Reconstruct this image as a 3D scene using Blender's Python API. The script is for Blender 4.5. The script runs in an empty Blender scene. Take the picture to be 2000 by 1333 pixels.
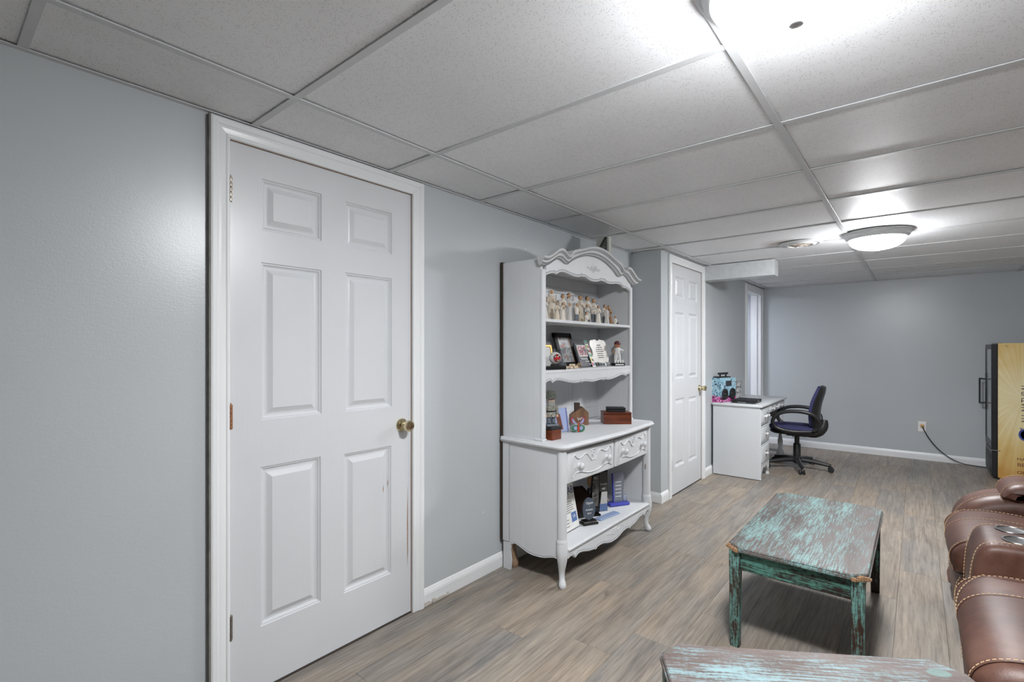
import bpy, bmesh, math, random
from mathutils import Vector, Matrix, noise
random.seed(7)
PI = math.pi
scene = bpy.context.scene
C = scene.collection

# ------------------------------------------------------------------ camera, world, light
HCAM = 1.291
cam_d = bpy.data.cameras.new('camera')
cam = bpy.data.objects.new('camera', cam_d); C.objects.link(cam)
cam.location = (0, 0, HCAM)
cam.rotation_euler = (PI/2, 0, math.radians(39.47))
cam_d.sensor_width = 36; cam_d.lens = 961.3/2000*36
cam_d.shift_y = (681.5-666.5)/2000
cam_d.clip_start = .05
scene.camera = cam
w = bpy.data.worlds.new('world'); scene.world = w; w.use_nodes = True
w.node_tree.nodes['Background'].inputs[0].default_value = (.75, .8, .9, 1)
w.node_tree.nodes['Background'].inputs[1].default_value = .3
scene.view_settings.view_transform = 'Standard'
scene.view_settings.look = 'None'
scene.view_settings.gamma = 1
scene.view_settings.use_curve_mapping = False
scene.view_settings.exposure = 3.62
scene.cycles.max_bounces = 10; scene.cycles.diffuse_bounces = 6
scene.cycles.sample_clamp_indirect = 6
DOME = 26.0          # emission of the lit glass domes

def area(name, loc, size, power, col=(1, 1, 1), rot=(0, 0, 0)):
    l = bpy.data.lights.new(name, 'AREA'); l.shape = 'DISK'; l.size = size; l.energy = power; l.color = col
    o = bpy.data.objects.new(name, l); C.objects.link(o); o.location = loc; o.rotation_euler = rot
    return o

# ------------------------------------------------------------------ geometry of the room
XL, XB, YR, YB, HC = -1.91, -1.65, 3.957, 7.44, 2.117
XR, YF = 2.35, -4.8

# ------------------------------------------------------------------ helpers
def lin(c):
    return tuple(((v/255)/12.92 if v/255 <= .04045 else ((v/255+.055)/1.055)**2.4) for v in c)+(1,)

class NT:
    def __init__(s, name):
        s.m = bpy.data.materials.new(name); s.m.use_nodes = True
        s.t = s.m.node_tree; s.b = s.t.nodes['Principled BSDF']
    def n(s, kind, **kw):
        nd = s.t.nodes.new(kind)
        for k, v in kw.items():
            if k in nd.inputs.keys() and k[0].isupper(): nd.inputs[k].default_value = v
            else: setattr(nd, k, v)
        return nd
    def l(s, a, b): s.t.links.new(a, b)
    def coord(s, scale=(1, 1, 1), kind='Object', rnd=False, rot=(0, 0, 0)):
        out = s.n('ShaderNodeNewGeometry').outputs['Position'] if kind == 'World' else s.n('ShaderNodeTexCoord').outputs[kind]
        if rnd:
            oi = s.n('ShaderNodeObjectInfo'); mul = s.n('ShaderNodeVectorMath', operation='MULTIPLY_ADD')
            s.l(oi.outputs['Random'], mul.inputs[0]); mul.inputs[1].default_value = (37, 91, 53); s.l(out, mul.inputs[2]); out = mul.outputs[0]
        mp = s.n('ShaderNodeMapping'); mp.inputs['Scale'].default_value = scale; mp.inputs['Rotation'].default_value = rot
        s.l(out, mp.inputs[0]); return mp.outputs[0]
    def noise(s, vec, scale=5, detail=4, rough=.5, dist=0):
        nd = s.n('ShaderNodeTexNoise', Scale=scale, Detail=detail, Roughness=rough, Distortion=dist); s.l(vec, nd.inputs['Vector']); return nd.outputs['Fac']
    def ramp(s, fac, stops, interp='LINEAR'):
        r = s.n('ShaderNodeValToRGB'); r.color_ramp.interpolation = interp
        e = r.color_ramp.elements
        while len(e) > 1: e.remove(e[-1])
        e[0].position = stops[0][0]; e[0].color = stops[0][1]
        for p, c in stops[1:]:
            x = e.new(p); x.color = c
        s.l(fac, r.inputs[0]); return r.outputs[0]
    def math(s, op, a, b=None, clamp=False):
        nd = s.n('ShaderNodeMath', operation=op); nd.use_clamp = clamp
        for i, v in enumerate((a, b)):
            if v is None: continue
            if isinstance(v, (int, float)): nd.inputs[i].default_value = v
            else: s.l(v, nd.inputs[i])
        return nd.outputs[0]
    def mix(s, fac, a, b, mode='MIX'):
        nd = s.n('ShaderNodeMix', data_type='RGBA', blend_type=mode)
        if isinstance(fac, (int, float)): nd.inputs[0].default_value = fac
        else: s.l(fac, nd.inputs[0])
        for i, v in ((6, a), (7, b)):
            if isinstance(v, tuple): nd.inputs[i].default_value = v
            else: s.l(v, nd.inputs[i])
        return nd.outputs[2]
    def bump(s, h, strength=.3, dist=.01):
        b = s.n('ShaderNodeBump', Strength=strength, Distance=dist); s.l(h, b.inputs['Height']); s.l(b.outputs[0], s.b.inputs['Normal']); return b
    def base(s, c):
        if isinstance(c, tuple): s.b.inputs['Base Color'].default_value = c
        else: s.l(c, s.b.inputs['Base Color'])
    def set(s, rough=.5, metal=0, spec=.5, **kw):
        s.b.inputs['Roughness'].default_value = rough; s.b.inputs['Metallic'].default_value = metal
        s.b.inputs['Specular IOR Level'].default_value = spec
        for k, v in kw.items(): s.b.inputs[k.replace('_', ' ')].default_value = v

BW0, BW1 = (0, 0, 0, 1), (1, 1, 1, 1)
_M = {}
def M(name, col=(200, 200, 200), rough=.5, metal=0, spec=.5, var=.06, nscale=25, bump=.0, **kw):
    """plain painted / plastic / metal material with slight procedural mottling"""
    if name in _M: return _M[name]
    t = NT(name); v = t.coord()
    n = t.noise(v, nscale, 3)
    c = lin(col)
    lo = tuple(x*(1-var) for x in c[:3])+(1,); hi = tuple(min(1, x*(1+var)) for x in c[:3])+(1,)
    t.base(t.ramp(n, [(.3, lo), (.7, hi)])); t.set(rough, metal, spec, **kw)
    if bump: t.bump(n, bump, .003)
    _M[name] = t.m; return t.m

# --- special materials
def mk_wall():
    t = NT('grey_satin_wall_paint'); v = t.coord(kind='World')
    n1 = t.noise(v, 1.1, 2); n2 = t.noise(v, 170, 3, .6)
    vs = t.coord((30, 30, 90), kind='World'); n3 = t.noise(vs, 1.5, 3)
    t.base(t.ramp(n1, [(.3, lin((183, 188, 191))), (.7, lin((189, 194, 197)))])); t.set(.31, spec=.5)
    h = t.math('ADD', t.math('MULTIPLY', n2, .6), t.math('MULTIPLY', n3, .5)); t.bump(h, .16, .003); return t.m
def mk_white(name, rough=.3, col=(226, 228, 230), grain=True, b=.06):
    t = NT(name); v = t.coord((90, 90, 3)); n = t.noise(v, 1, 4, .6)
    n2 = t.noise(t.coord(), 3, 2)
    c = lin(col); t.base(t.ramp(n2, [(.3, tuple(x*.96 for x in c[:3])+(1,)), (.7, c)])); t.set(rough, spec=.45)
    if grain: t.bump(n, b, .003)
    return t.m
def mk_tile(name, stain=None, water=False):
    t = NT(name); v = t.coord(rnd=True)
    big = t.noise(v, 2.5, 2)
    dots = t.n('ShaderNodeTexVoronoi', Scale=190); t.l(v, dots.inputs['Vector'])
    gate = t.noise(v, 55, 2, .6)
    hole = t.math('MULTIPLY', t.math('LESS_THAN', dots.outputs['Distance'], .26), t.math('GREATER_THAN', gate, .47))
    fine = t.noise(v, 420, 2, .7)
    c = t.ramp(big, [(.3, lin((232, 233, 235))), (.7, lin((239, 240, 242)))])
    if stain or water:
        o = t.coord()
        if stain:
            sx, sy, r = stain
            vm = t.n('ShaderNodeVectorMath', operation='DISTANCE'); t.l(o, vm.inputs[0]); vm.inputs[1].default_value = (sx, sy, 0)
            d = t.math('ADD', vm.outputs['Value'], t.math('MULTIPLY', t.noise(t.coord(), 9, 4, .6), .22))
            f = t.ramp(d, [(r*.9, BW1), (r*1.7, BW0)])
            c = t.mix(t.math('MULTIPLY', f, .5), c, lin((150, 128, 104)))
        if water:
            n = t.noise(t.coord((1.2, 5, 1)), 1.6, 5, .6)
            f = t.ramp(n, [(.46, BW0), (.52, (.8, .8, .8, 1)), (.54, (.15, .15, .15, 1)), (.6, (.5, .5, .5, 1)), (.68, BW0)])
            c = t.mix(t.math('MULTIPLY', f, .4), c, lin((158, 138, 116)))
    c = t.mix(t.math('MULTIPLY', hole, .5), c, lin((120, 120, 120)))
    t.base(c); t.set(.5, spec=.35)
    h = t.math('SUBTRACT', t.math('MULTIPLY', fine, .5), hole); t.bump(h, .25, .002); return t.m
def mk_floor():
    t = NT('grey_brown_oak_plank'); v = t.coord((9, 1.1, 1), rnd=True)
    oi = t.n('ShaderNodeObjectInfo')
    n1 = t.noise(v, 1.5, 6, .62, .6); g = t.noise(t.coord((75, 2.6, 1), rnd=True), 1.3, 6, .72, .5); g2 = t.noise(t.coord((15, 1.5, 1), rnd=True), 1.1, 5, .7, .8)
    v2 = t.coord((5, 1.8, 1), rnd=True); patch = t.noise(v2, .9, 3)
    c = t.ramp(n1, [(.25, lin((84, 76, 70))), (.42, lin((124, 115, 106))), (.56, lin((158, 147, 134))), (.75, lin((118, 114, 110)))])
    tint = t.ramp(patch, [(.38, lin((130, 129, 127))), (.62, lin((168, 146, 122)))])
    c = t.mix(.42, c, tint)
    hue = t.ramp(oi.outputs['Random'], [(0, lin((126, 126, 126))), (.35, lin((146, 138, 128))), (.7, lin((160, 149, 136))), (1, lin((134, 126, 118)))])
    c = t.mix(.38, c, hue)
    gr = t.ramp(g, [(.36, (.52, .51, .51, 1)), (.54, (1, 1, 1, 1)), (.68, (1.22, 1.2, 1.18, 1))]); c = t.mix(.75, c, t.mix(1.0, c, gr, 'MULTIPLY'))
    g3 = t.ramp(g2, [(.32, (.62, .63, .65, 1)), (.52, (1, 1, 1, 1)), (.72, (1.2, 1.14, 1.06, 1))]); c = t.mix(.62, c, t.mix(1.0, c, g3, 'MULTIPLY'))
    wv = t.n('ShaderNodeTexWave', wave_type='RINGS', Scale=1.4, Distortion=5, Detail=3); t.l(t.coord((5.5, .7, 1), rnd=True), wv.inputs['Vector'])
    rg = t.ramp(wv.outputs['Fac'], [(.0, (.7, .68, .67, 1)), (.16, BW1)]); c = t.mix(.16, c, t.mix(1.0, c, rg, 'MULTIPLY'))
    kn = t.noise(t.coord((11, 5, 1), rnd=True), 1.1, 2); kf = t.ramp(kn, [(.74, BW0), (.8, BW1)])
    c = t.mix(t.math('MULTIPLY', kf, .55), c, lin((84, 76, 70)))
    t.base(c); t.set(.42, spec=.4); t.bump(g, .12, .002); return t.m
def mk_distress(name, paint=(112, 190, 176), wood=(78, 52, 42), amount=.5, axis='Y', mid=(150, 140, 138), midamt=.0, cs=1):
    t = NT(name)
    sc = {'X': (7, 150, 150), 'Y': (150, 7, 150), 'Z': (130, 130, 8)}[axis]
    sc2 = {'X': (1.6, 6, 6), 'Y': (6, 1.6, 6), 'Z': (14, 14, 5)}[axis]
    f1 = t.noise(t.coord(sc), 1.3, 6, .72); f2 = t.noise(t.coord(sc2), 1.3*cs, 4, .6)
    f3 = t.noise(t.coord((1, 1, 1)), 75, 4, .7)
    q = t.math('MULTIPLY', t.math('ADD', t.math('ADD', t.math('MULTIPLY', f1, 1.35), t.math('MULTIPLY', f2, .8)), t.math('MULTIPLY', f3, .55)), .37)
    th = .60-amount*.20
    m = t.ramp(q, [(th-.028, BW0), (th+.035, BW1)])
    wc = t.ramp(f1, [(.3, lin(tuple(int(x*.72) for x in wood))), (.65, lin(wood))])
    if midamt: wc = t.mix(t.ramp(t.noise(t.coord(sc2), 2.1, 3), [(.35, BW0), (.6, (midamt,)*3+(1,))]), wc, lin(mid))
    pc = t.ramp(f2, [(.35, lin(tuple(int(x*.84) for x in paint))), (.65, lin(paint))])
    t.base(t.mix(m, wc, pc)); t.set(.5, spec=.45); t.bump(t.math('ADD', f1, t.math('MULTIPLY', m, .6)), .2, .002); return t.m
def mk_leather():
    t = NT('brown_leather'); n = t.noise(t.coord(), 5, 4, .6); n2 = t.noise(t.coord(), 22, 4, .6)
    vo = t.n('ShaderNodeTexVoronoi', Scale=230); t.l(t.coord(), vo.inputs['Vector'])
    t.base(t.ramp(t.math('ADD', t.math('MULTIPLY', n, .7), t.math('MULTIPLY', n2, .3)), [(.32, lin((58, 33, 24))), (.5, lin((84, 54, 43))), (.68, lin((106, 75, 63)))]))
    t.set(.47, spec=.45); t.bump(t.math('ADD', t.math('MULTIPLY', vo.outputs['Distance'], .35), n2), .14, .004); return t.m
def mk_wood(name, dark, light, axis='X', rough=.35, sc=1):
    t = NT(name); s = {'X': (4, 45, 45), 'Y': (45, 4, 45), 'Z': (45, 45, 4)}[axis]
    n = t.noise(t.coord(tuple(q*sc for q in s)), 1.4, 5, .6, .5)
    t.base(t.ramp(n, [(.3, lin(dark)), (.7, lin(light))])); t.set(rough); return t.m
def mk_fabric(name, col, sc=300):
    t = NT(name); n = t.noise(t.coord(), sc, 2, .7); c = lin(col)
    t.base(t.ramp(n, [(.3, tuple(x*.6 for x in c[:3])+(1,)), (.7, tuple(min(1, x*1.25) for x in c[:3])+(1,))])); t.set(.9, spec=.2); t.bump(n, .4, .002); return t.m
def mk_glass(name, col=(1, 1, 1), rough=.02, alpha=.25, ior=1.45):
    t = NT(name); t.t.nodes.remove(t.b)
    out = [n for n in t.t.nodes if n.type == 'OUTPUT_MATERIAL'][0]
    tr = t.n('ShaderNodeBsdfTransparent'); tr.inputs[0].default_value = col+(1,)
    gl = t.n('ShaderNodeBsdfGlossy', Roughness=rough); fr = t.n('ShaderNodeFresnel', IOR=ior)
    df = t.n('ShaderNodeBsdfDiffuse'); df.inputs[0].default_value = col+(1,)
    m1 = t.n('ShaderNodeMixShader'); m1.inputs[0].default_value = alpha; t.l(tr.outputs[0], m1.inputs[1]); t.l(df.outputs[0], m1.inputs[2])
    m2 = t.n('ShaderNodeMixShader'); t.l(fr.outputs[0], m2.inputs[0]); t.l(m1.outputs[0], m2.inputs[1]); t.l(gl.outputs[0], m2.inputs[2])
    t.l(m2.outputs[0], out.inputs[0]); return t.m
def mk_emit(name, col, st):
    t = NT(name); sx = t.n('ShaderNodeSeparateXYZ'); t.l(t.coord(), sx.inputs[0]); k = t.n('ShaderNodeMapRange'); k.inputs['From Min'].default_value = -.118; k.inputs['From Max'].default_value = -.05; k.inputs['To Min'].default_value = st; k.inputs['To Max'].default_value = st*.12; t.l(sx.outputs['Z'], k.inputs['Value']); t.l(k.outputs[0], t.b.inputs['Emission Strength']); t.base(lin((245, 245, 245))); t.b.inputs['Emission Color'].default_value = col; t.b.inputs['Emission Strength'].default_value = st; t.set(.3); return t.m

WALL = mk_wall(); WHITE = mk_white('white_semigloss_paint', .3); DOORW = mk_white('white_door_paint', .33, (210, 212, 215), b=.09)
TRIMW = mk_white('white_trim_paint', .28, (230, 232, 233), grain=False)
TILE = mk_tile('ceiling_tile_face'); TILES1 = mk_tile('ceiling_tile_face_with_rust_stain', stain=(.17, .17, .17)); TILES2 = mk_tile('ceiling_tile_face_water_stained', water=True)
TEE = M('white_enamelled_steel', (205, 207, 209), .4, 0, .5, .02)
FLOOR = mk_floor(); SUB = M('dark_subfloor', (70, 62, 56), .9)
LEATHER = mk_leather()
def mk_cab():
    t = NT('pale_grey_chalk_paint'); n = t.noise(t.coord((60, 60, 3)), 1.3, 5, .7); n2 = t.noise(t.coord(), 4, 3)
    t.base(t.mix(.5, t.ramp(n, [(.3, lin((207, 209, 211))), (.6, lin((214, 216, 218)))]), t.ramp(n2, [(.35, lin((208, 210, 213))), (.65, lin((217, 219, 222)))])))
    t.set(.5, spec=.35); t.bump(n, .1, .002); return t.m
CAB = mk_cab()
CABDK = M('dark_paint_glaze', (120, 122, 124), .6)  # darker antique glaze for the lines along mouldings and carvings
WORN = M('worn_bare_wood', (122, 98, 76), .7, var=.2)
DESK = mk_white('grey_white_desk_paint', .38, (208, 211, 214), b=.08)
TEALTOP = mk_distress('distressed_table_top_paint', (122, 160, 158), (84, 66, 59), .385, 'Y', (112, 102, 100), .6)
TEALX = mk_distress('distressed_table_top_paint_lengthwise', (126, 152, 156), (86, 66, 58), .37, 'X', (108, 98, 95), .75)
TEALR = mk_distress('distressed_turquoise_rail_paint', (84, 138, 124), (48, 34, 30), .50, 'X')
TEALRY = mk_distress('distressed_turquoise_side_rail_paint', (84, 138, 124), (48, 34, 30), .48, 'Y')
TEALL = mk_distress('distressed_turquoise_leg_paint', (108, 154, 146), (66, 44, 35), .48, 'Z')
DARKLEG = mk_distress('mostly_bare_dark_leg_paint', (112, 160, 150), (44, 30, 26), .3, 'Z')
RAW = M('raw_chipped_wood', (150, 116, 86), .8, var=.25, nscale=120, bump=.4)
BLACKP = M('black_plastic', (34, 34, 36), .38, var=.1)
BLACKG = M('black_gloss', (16, 16, 18), .12, spec=.6)
BLACKM = M('black_matte', (28, 28, 30), .6)
NAVY = mk_fabric('navy_woven_fabric', (62, 62, 98)); CHROME = M('polished_steel', (200, 200, 202), .2, 1)
BRASS = M('polished_pale_brass', (214, 202, 168), .16, 1); NICKEL = M('aged_nickel', (168, 160, 150), .38, 1, var=.3)
RUST = M('rusted_steel', (150, 104, 72), .7, .3, var=.4, nscale=90)
THREAD = M('tan_thread', (196, 164, 128), .8)
MAHOG = mk_wood('mahogany', (72, 30, 14), (128, 62, 32)); CEDAR = mk_wood('knotty_brown_wood', (84, 58, 40), (140, 104, 76), 'Z', .6)

# --- mesh building
class MB:
    def __init__(s): s.bm = bmesh.new()
    def _x(s, vs, mat):
        if mat is not None: bmesh.ops.transform(s.bm, matrix=mat, verts=vs)
    def box(s, x0, x1, y0, y1, z0, z1, bev=0, seg=1, mat=None):
        r = bmesh.ops.create_cube(s.bm, size=1)
        vs = r['verts']
        for v in vs:
            v.co = Vector(((x0+x1)/2+v.co.x*(x1-x0), (y0+y1)/2+v.co.y*(y1-y0), (z0+z1)/2+v.co.z*(z1-z0)))
        if bev > 0:
            es = list({e for v in vs for e in v.link_edges})
            r = bmesh.ops.bevel(s.bm, geom=es, offset=bev, segments=seg, affect='EDGES', profile=.5)
            vs = list({v for f in r['faces'] for v in f.verts} | {v for v in vs if v.is_valid})
        s._x(vs, mat); return s
    def tube(s, pts, r, n=8, cap=True, mat=None):
        pts = [Vector(p) for p in pts]; rr = r if isinstance(r, (list, tuple)) else [r]*len(pts)
        rings = []; up = None
        for i, p in enumerate(pts):
            d = (pts[min(i+1, len(pts)-1)]-pts[max(i-1, 0)]).normalized()
            if up is None:
                up = Vector((0, 0, 1)) if abs(d.z) < .9 else Vector((1, 0, 0))
            a = d.cross(up).normalized(); b = a.cross(d).normalized(); up = b
            rings.append([s.bm.verts.new(p+(a*math.cos(2*PI*k/n)+b*math.sin(2*PI*k/n))*rr[i]) for k in range(n)])
        for i in range(len(rings)-1):
            for k in range(n): s.bm.faces.new((rings[i][k], rings[i][(k+1) % n], rings[i+1][(k+1) % n], rings[i+1][k]))
        if cap: s.bm.faces.new(rings[0][::-1]); s.bm.faces.new(rings[-1])
        s._x([v for q in rings for v in q], mat); return s
    def lathe(s, prof, n=24, loc=(0, 0, 0), axis='Z', sx=1, sy=1, mat=None):
        rings = []; L = Vector(loc)
        for r, z in prof:
            ring = []
            for k in range(n):
                a = 2*PI*k/n; x, y = r*math.cos(a)*sx, r*math.sin(a)*sy
                p = {'Z': (x, y, z), 'X': (z, x, y), 'Y': (x, z, y), '-Y': (x, -z, y)}[axis]
                ring.append(s.bm.verts.new(L+Vector(p)))
            rings.append(ring)
        for i in range(len(rings)-1):
            for k in range(n): s.bm.faces.new((rings[i][k], rings[i][(k+1) % n], rings[i+1][(k+1) % n], rings[i+1][k]))
        if prof[0][0] > 1e-4: s.bm.faces.new(rings[0][::-1])
        if prof[-1][0] > 1e-4: s.bm.faces.new(rings[-1])
        s._x([v for q in rings for v in q], mat); return s
    def prism(s, poly, a0, a1, axis='X', mat=None):
        """poly: 2D outline; extruded along axis between a0 and a1. X: (y,z)  Y: (x,z)  Z: (x,y)"""
        f = {'X': lambda p, a: (a, p[0], p[1]), 'Y': lambda p, a: (p[0], a, p[1]), 'Z': lambda p, a: (p[0], p[1], a)}[axis]
        A = [s.bm.verts.new(f(p, a0)) for p in poly]; B = [s.bm.verts.new(f(p, a1)) for p in poly]; n = len(poly)
        for i in range(n): s.bm.faces.new((A[i], A[(i+1) % n], B[(i+1) % n], B[i]))
        s.bm.faces.new(A[::-1]); s.bm.faces.new(B); s._x(A+B, mat); return s
    def strip(s, top, bot, a0, a1, axis='X'):
        """band between two polylines of equal count (robust for wavy shapes)"""
        f = {'X': lambda p, a: (a, p[0], p[1]), 'Y': lambda p, a: (p[0], a, p[1])}[axis]
        g = lambda P, a: [s.bm.verts.new(f(p, a)) for p in P]
        T0, B0, T1, B1 = g(top, a0), g(bot, a0), g(top, a1), g(bot, a1); n = len(top)
        for i in range(n-1):
            s.bm.faces.new((T0[i], T0[i+1], B0[i+1], B0[i])); s.bm.faces.new((T1[i], B1[i], B1[i+1], T1[i+1]))
            s.bm.faces.new((T0[i], T1[i], T1[i+1], T0[i+1])); s.bm.faces.new((B0[i], B0[i+1], B1[i+1], B1[i]))
        s.bm.faces.new((T0[0], B0[0], B1[0], T1[0])); s.bm.faces.new((T0[-1], T1[-1], B1[-1], B0[-1])); return s
    def sphere(s, c, r, u=16, v=10, sx=1, sy=1, sz=1, mat=None):
        rr = bmesh.ops.create_uvsphere(s.bm, u_segments=u, v_segments=v, radius=r)
        for q in rr['verts']: q.co = Vector((q.co.x*sx+c[0], q.co.y*sy+c[1], q.co.z*sz+c[2]))
        s._x(rr['verts'], mat); return s
    def grid(s, fn, nu, nv, mat=None):
        P = [[s.bm.verts.new(fn(i/nu, j/nv)) for j in range(nv+1)] for i in range(nu+1)]
        for i in range(nu):
            for j in range(nv): s.bm.faces.new((P[i][j], P[i+1][j], P[i+1][j+1], P[i][j+1]))
        s._x([v for q in P for v in q], mat); return s
    def mesh(s, name, mat, smooth=False, ang=40):
        bmesh.ops.recalc_face_normals(s.bm, faces=s.bm.faces)
        me = bpy.data.meshes.new(name); s.bm.to_mesh(me); s.bm.free()
        me.materials.append(mat)
        if smooth:
            for p in me.polygons: p.use_smooth = True
            me.set_sharp_from_angle(angle=math.radians(ang))
        return me

def tag(o, label=None, cat=None, group=None, kind=None):
    if label: o['label'] = label
    if cat: o['category'] = cat
    if group: o['group'] = group
    if kind: o['kind'] = kind
    return o
def empty(name, loc=(0, 0, 0), rz=0, **kw):
    o = bpy.data.objects.new(name, None); C.objects.link(o); o.location = loc; o.rotation_euler = (0, 0, rz); o.empty_display_size = .05
    return tag(o, **kw)
def put(name, mb, mat, parent=None, smooth=False, ang=40, loc=None, rot=None, **kw):
    me = mb if isinstance(mb, bpy.types.Mesh) else mb.mesh(name, mat, smooth, ang)
    o = bpy.data.objects.new(name, me); C.objects.link(o)
    if parent: o.parent = parent
    if loc is not None: o.location = loc
    if rot is not None: o.rotation_euler = rot
    return tag(o, **kw)
def wput(name, mb, mat, parent, smooth=False, ang=40, **kw):
    """mesh given in world coordinates, parented to an unrotated root standing at parent.location"""
    me = mb.mesh(name, mat, smooth, ang); L = parent.location
    me.transform(Matrix.Translation(-Vector(L)))
    o = bpy.data.objects.new(name, me); C.objects.link(o); o.parent = parent
    return tag(o, **kw)
def cpy(root, loc=None, rz=None, label=None):
    r = root.copy(); C.objects.link(r)
    if loc is not None: r.location = loc
    if rz is not None: r.rotation_euler = (0, 0, rz)
    if label: r['label'] = label
    for ch in root.children:
        c = ch.copy(); C.objects.link(c); c.parent = r
        for g in ch.children:
            d = g.copy(); C.objects.link(d); d.parent = c
    return r
def text(name, body, size, mat, parent, matrix, ext=.0004, align='CENTER', font_scale_x=1):
    cu = bpy.data.curves.new(name, 'FONT'); cu.body = body; cu.size = size; cu.extrude = ext; cu.align_x = align; cu.align_y = 'CENTER'; cu.resolution_u = 3
    to = bpy.data.objects.new('tmp', cu); C.objects.link(to)
    dg = bpy.context.evaluated_depsgraph_get(); me = bpy.data.meshes.new_from_object(to.evaluated_get(dg))
    bpy.data.objects.remove(to); bpy.data.curves.remove(cu)
    me.name = name; me.materials.clear(); me.materials.append(mat)
    me.transform(matrix @ Matrix.Diagonal((font_scale_x, 1, 1, 1)))
    o = bpy.data.objects.new(name, me); C.objects.link(o); o.parent = parent; return o
def smooth_path(pts, k=4, closed=False):
    """Catmull-Rom resampling"""
    P = [Vector(p) for p in pts]; n = len(P); out = []
    rng = range(n) if closed else range(n-1)
    for i in rng:
        if closed: a, b, c, d = P[i-1], P[i], P[(i+1) % n], P[(i+2) % n]
        else: a, b, c, d = P[max(i-1, 0)], P[i], P[i+1], P[min(i+2, n-1)]
        for j in range(k):
            t = j/k; out.append(.5*((2*b)+(c-a)*t+(2*a-5*b+4*c-d)*t*t+(3*b-a-3*c+d)*t**3))
    if not closed: out.append(P[-1])
    return out
def frame_mat(o, xdir, ydir):
    """matrix whose columns are xdir, ydir, xdir x ydir at origin o"""
    x = Vector(xdir).normalized(); y = Vector(ydir).normalized(); z = x.cross(y)
    return Matrix(((x.x, y.x, z.x, o[0]), (x.y, y.y, z.y, o[1]), (x.z, y.z, z.z, o[2]), (0, 0, 0, 1)))

# ================================================================== THE SETTING
def struct(name, mb, mat, parent=None, **kw):
    return put(name, mb, mat, parent, kind='structure', **kw) if parent is None else put(name, mb, mat, parent, **kw)
# floor slab and planks
fl = struct('floor', MB().box(XL-.1, XR+.1, YF-.1, YB+.1, -.06, -.0075), SUB)
PW, PL = .183, 1.22
for i in range(int((XR-XL)/PW)+1):
    x0 = XL+i*PW; x1 = min(x0+PW, XR)
    if x1-x0 < .02: continue
    y = YF-random.random()*PL
    while y < YB:
        a, b = max(y, YF), min(y+PL, YB)
        y += PL
        spans = [(x0, x1, a, b)]
        if x0 < XB:                                   # the bump-out wall eats into these rows
            if x1 <= XB+.001:
                spans = [(x0, x1, a, min(b, YR))] if a < YR else []
            else:
                spans = ([(x0, x1, a, min(b, YR))] if a < YR else [])+([(XB, x1, max(a, YR), b)] if b > YR else [])
        for (p, q, r, s_) in spans:
            if s_-r < .01: continue
            cx, cy = (p+q)/2, (r+s_)/2
            o = put('plank', MB().box(p-cx+.0003, q-cx-.0003, r-cy+.0003, s_-cy-.0003, -.0075, 0, .0008), FLOOR, fl); o.location = (cx, cy, 0)
# walls
D1 = (.719, 1.547, 2.045); D2 = (4.17, 4.955, 2.04); D3 = (6.62, 7.37, 2.04)
def wall_y(name, x_face, x_back, y0, y1, holes):
    mb = MB(); y = y0; xa, xb = min(x_face, x_back), max(x_face, x_back)
    for a, b, h in holes:
        mb.box(xa, xb, y, a, 0, HC+.08); mb.box(xa, xb, a, b, h, HC+.08); y = b
    mb.box(xa, xb, y, y1, 0, HC+.08)
    return struct(name, mb, WALL)
wall_y('wall_left', XL, XL-.12, YF, YR+.0, [D1])
wall_y('wall_left_bumpout', XB, XB-.11, YR, YB, [D2, D3])
struct('wall_left_corner', MB().box(XL, XB-.11, YR, YR+.11, 0, HC+.08), WALL)
struct('wall_back', MB().box(XB-1.6, XR+.12, YB, YB+.12, 0, HC+.08), WALL)
struct('wall_right', MB().box(XR, XR+.12, YF-.12, YB, 0, HC+.08), WALL)
struct('wall_front', MB().box(XL-.12, XR, YF-.12, YF, 0, HC+.08), WALL)
for (y, z) in ((2.395, 2.016), (2.452, 1.916), (2.058, .351)):
    put('paint_fleck', MB().prism([(y, z), (y+.006, z+.003), (y+.009, z+.012), (y+.004, z+.009)], XL, XL+.0006, 'X'), M('bare_plaster_fleck', (236, 236, 232), .7), bpy.data.objects['wall_left'])
# room beyond the open doorway
struct('wall_hall', MB().box(XB-1.6, XB-1.5, 5.6, YB, 0, HC+.08).box(XB-1.5, XB-.11, 5.6, 5.7, 0, HC+.08), WALL)
struct('floor_hall', MB().box(XB-1.6, XB-.001, 5.6, YB, -.05, -.002), FLOOR)
struct('ceiling_hall', MB().box(XB-1.6, XB-.001, 5.6, YB, HC+.085, HC+.12), TILE)
area('hall_fill_light', (XB-.8, 6.5, 2.1), .3, 2.2, (.86, .88, 1))  # added light, itself unseen, to brighten the room beyond the doorway

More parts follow.
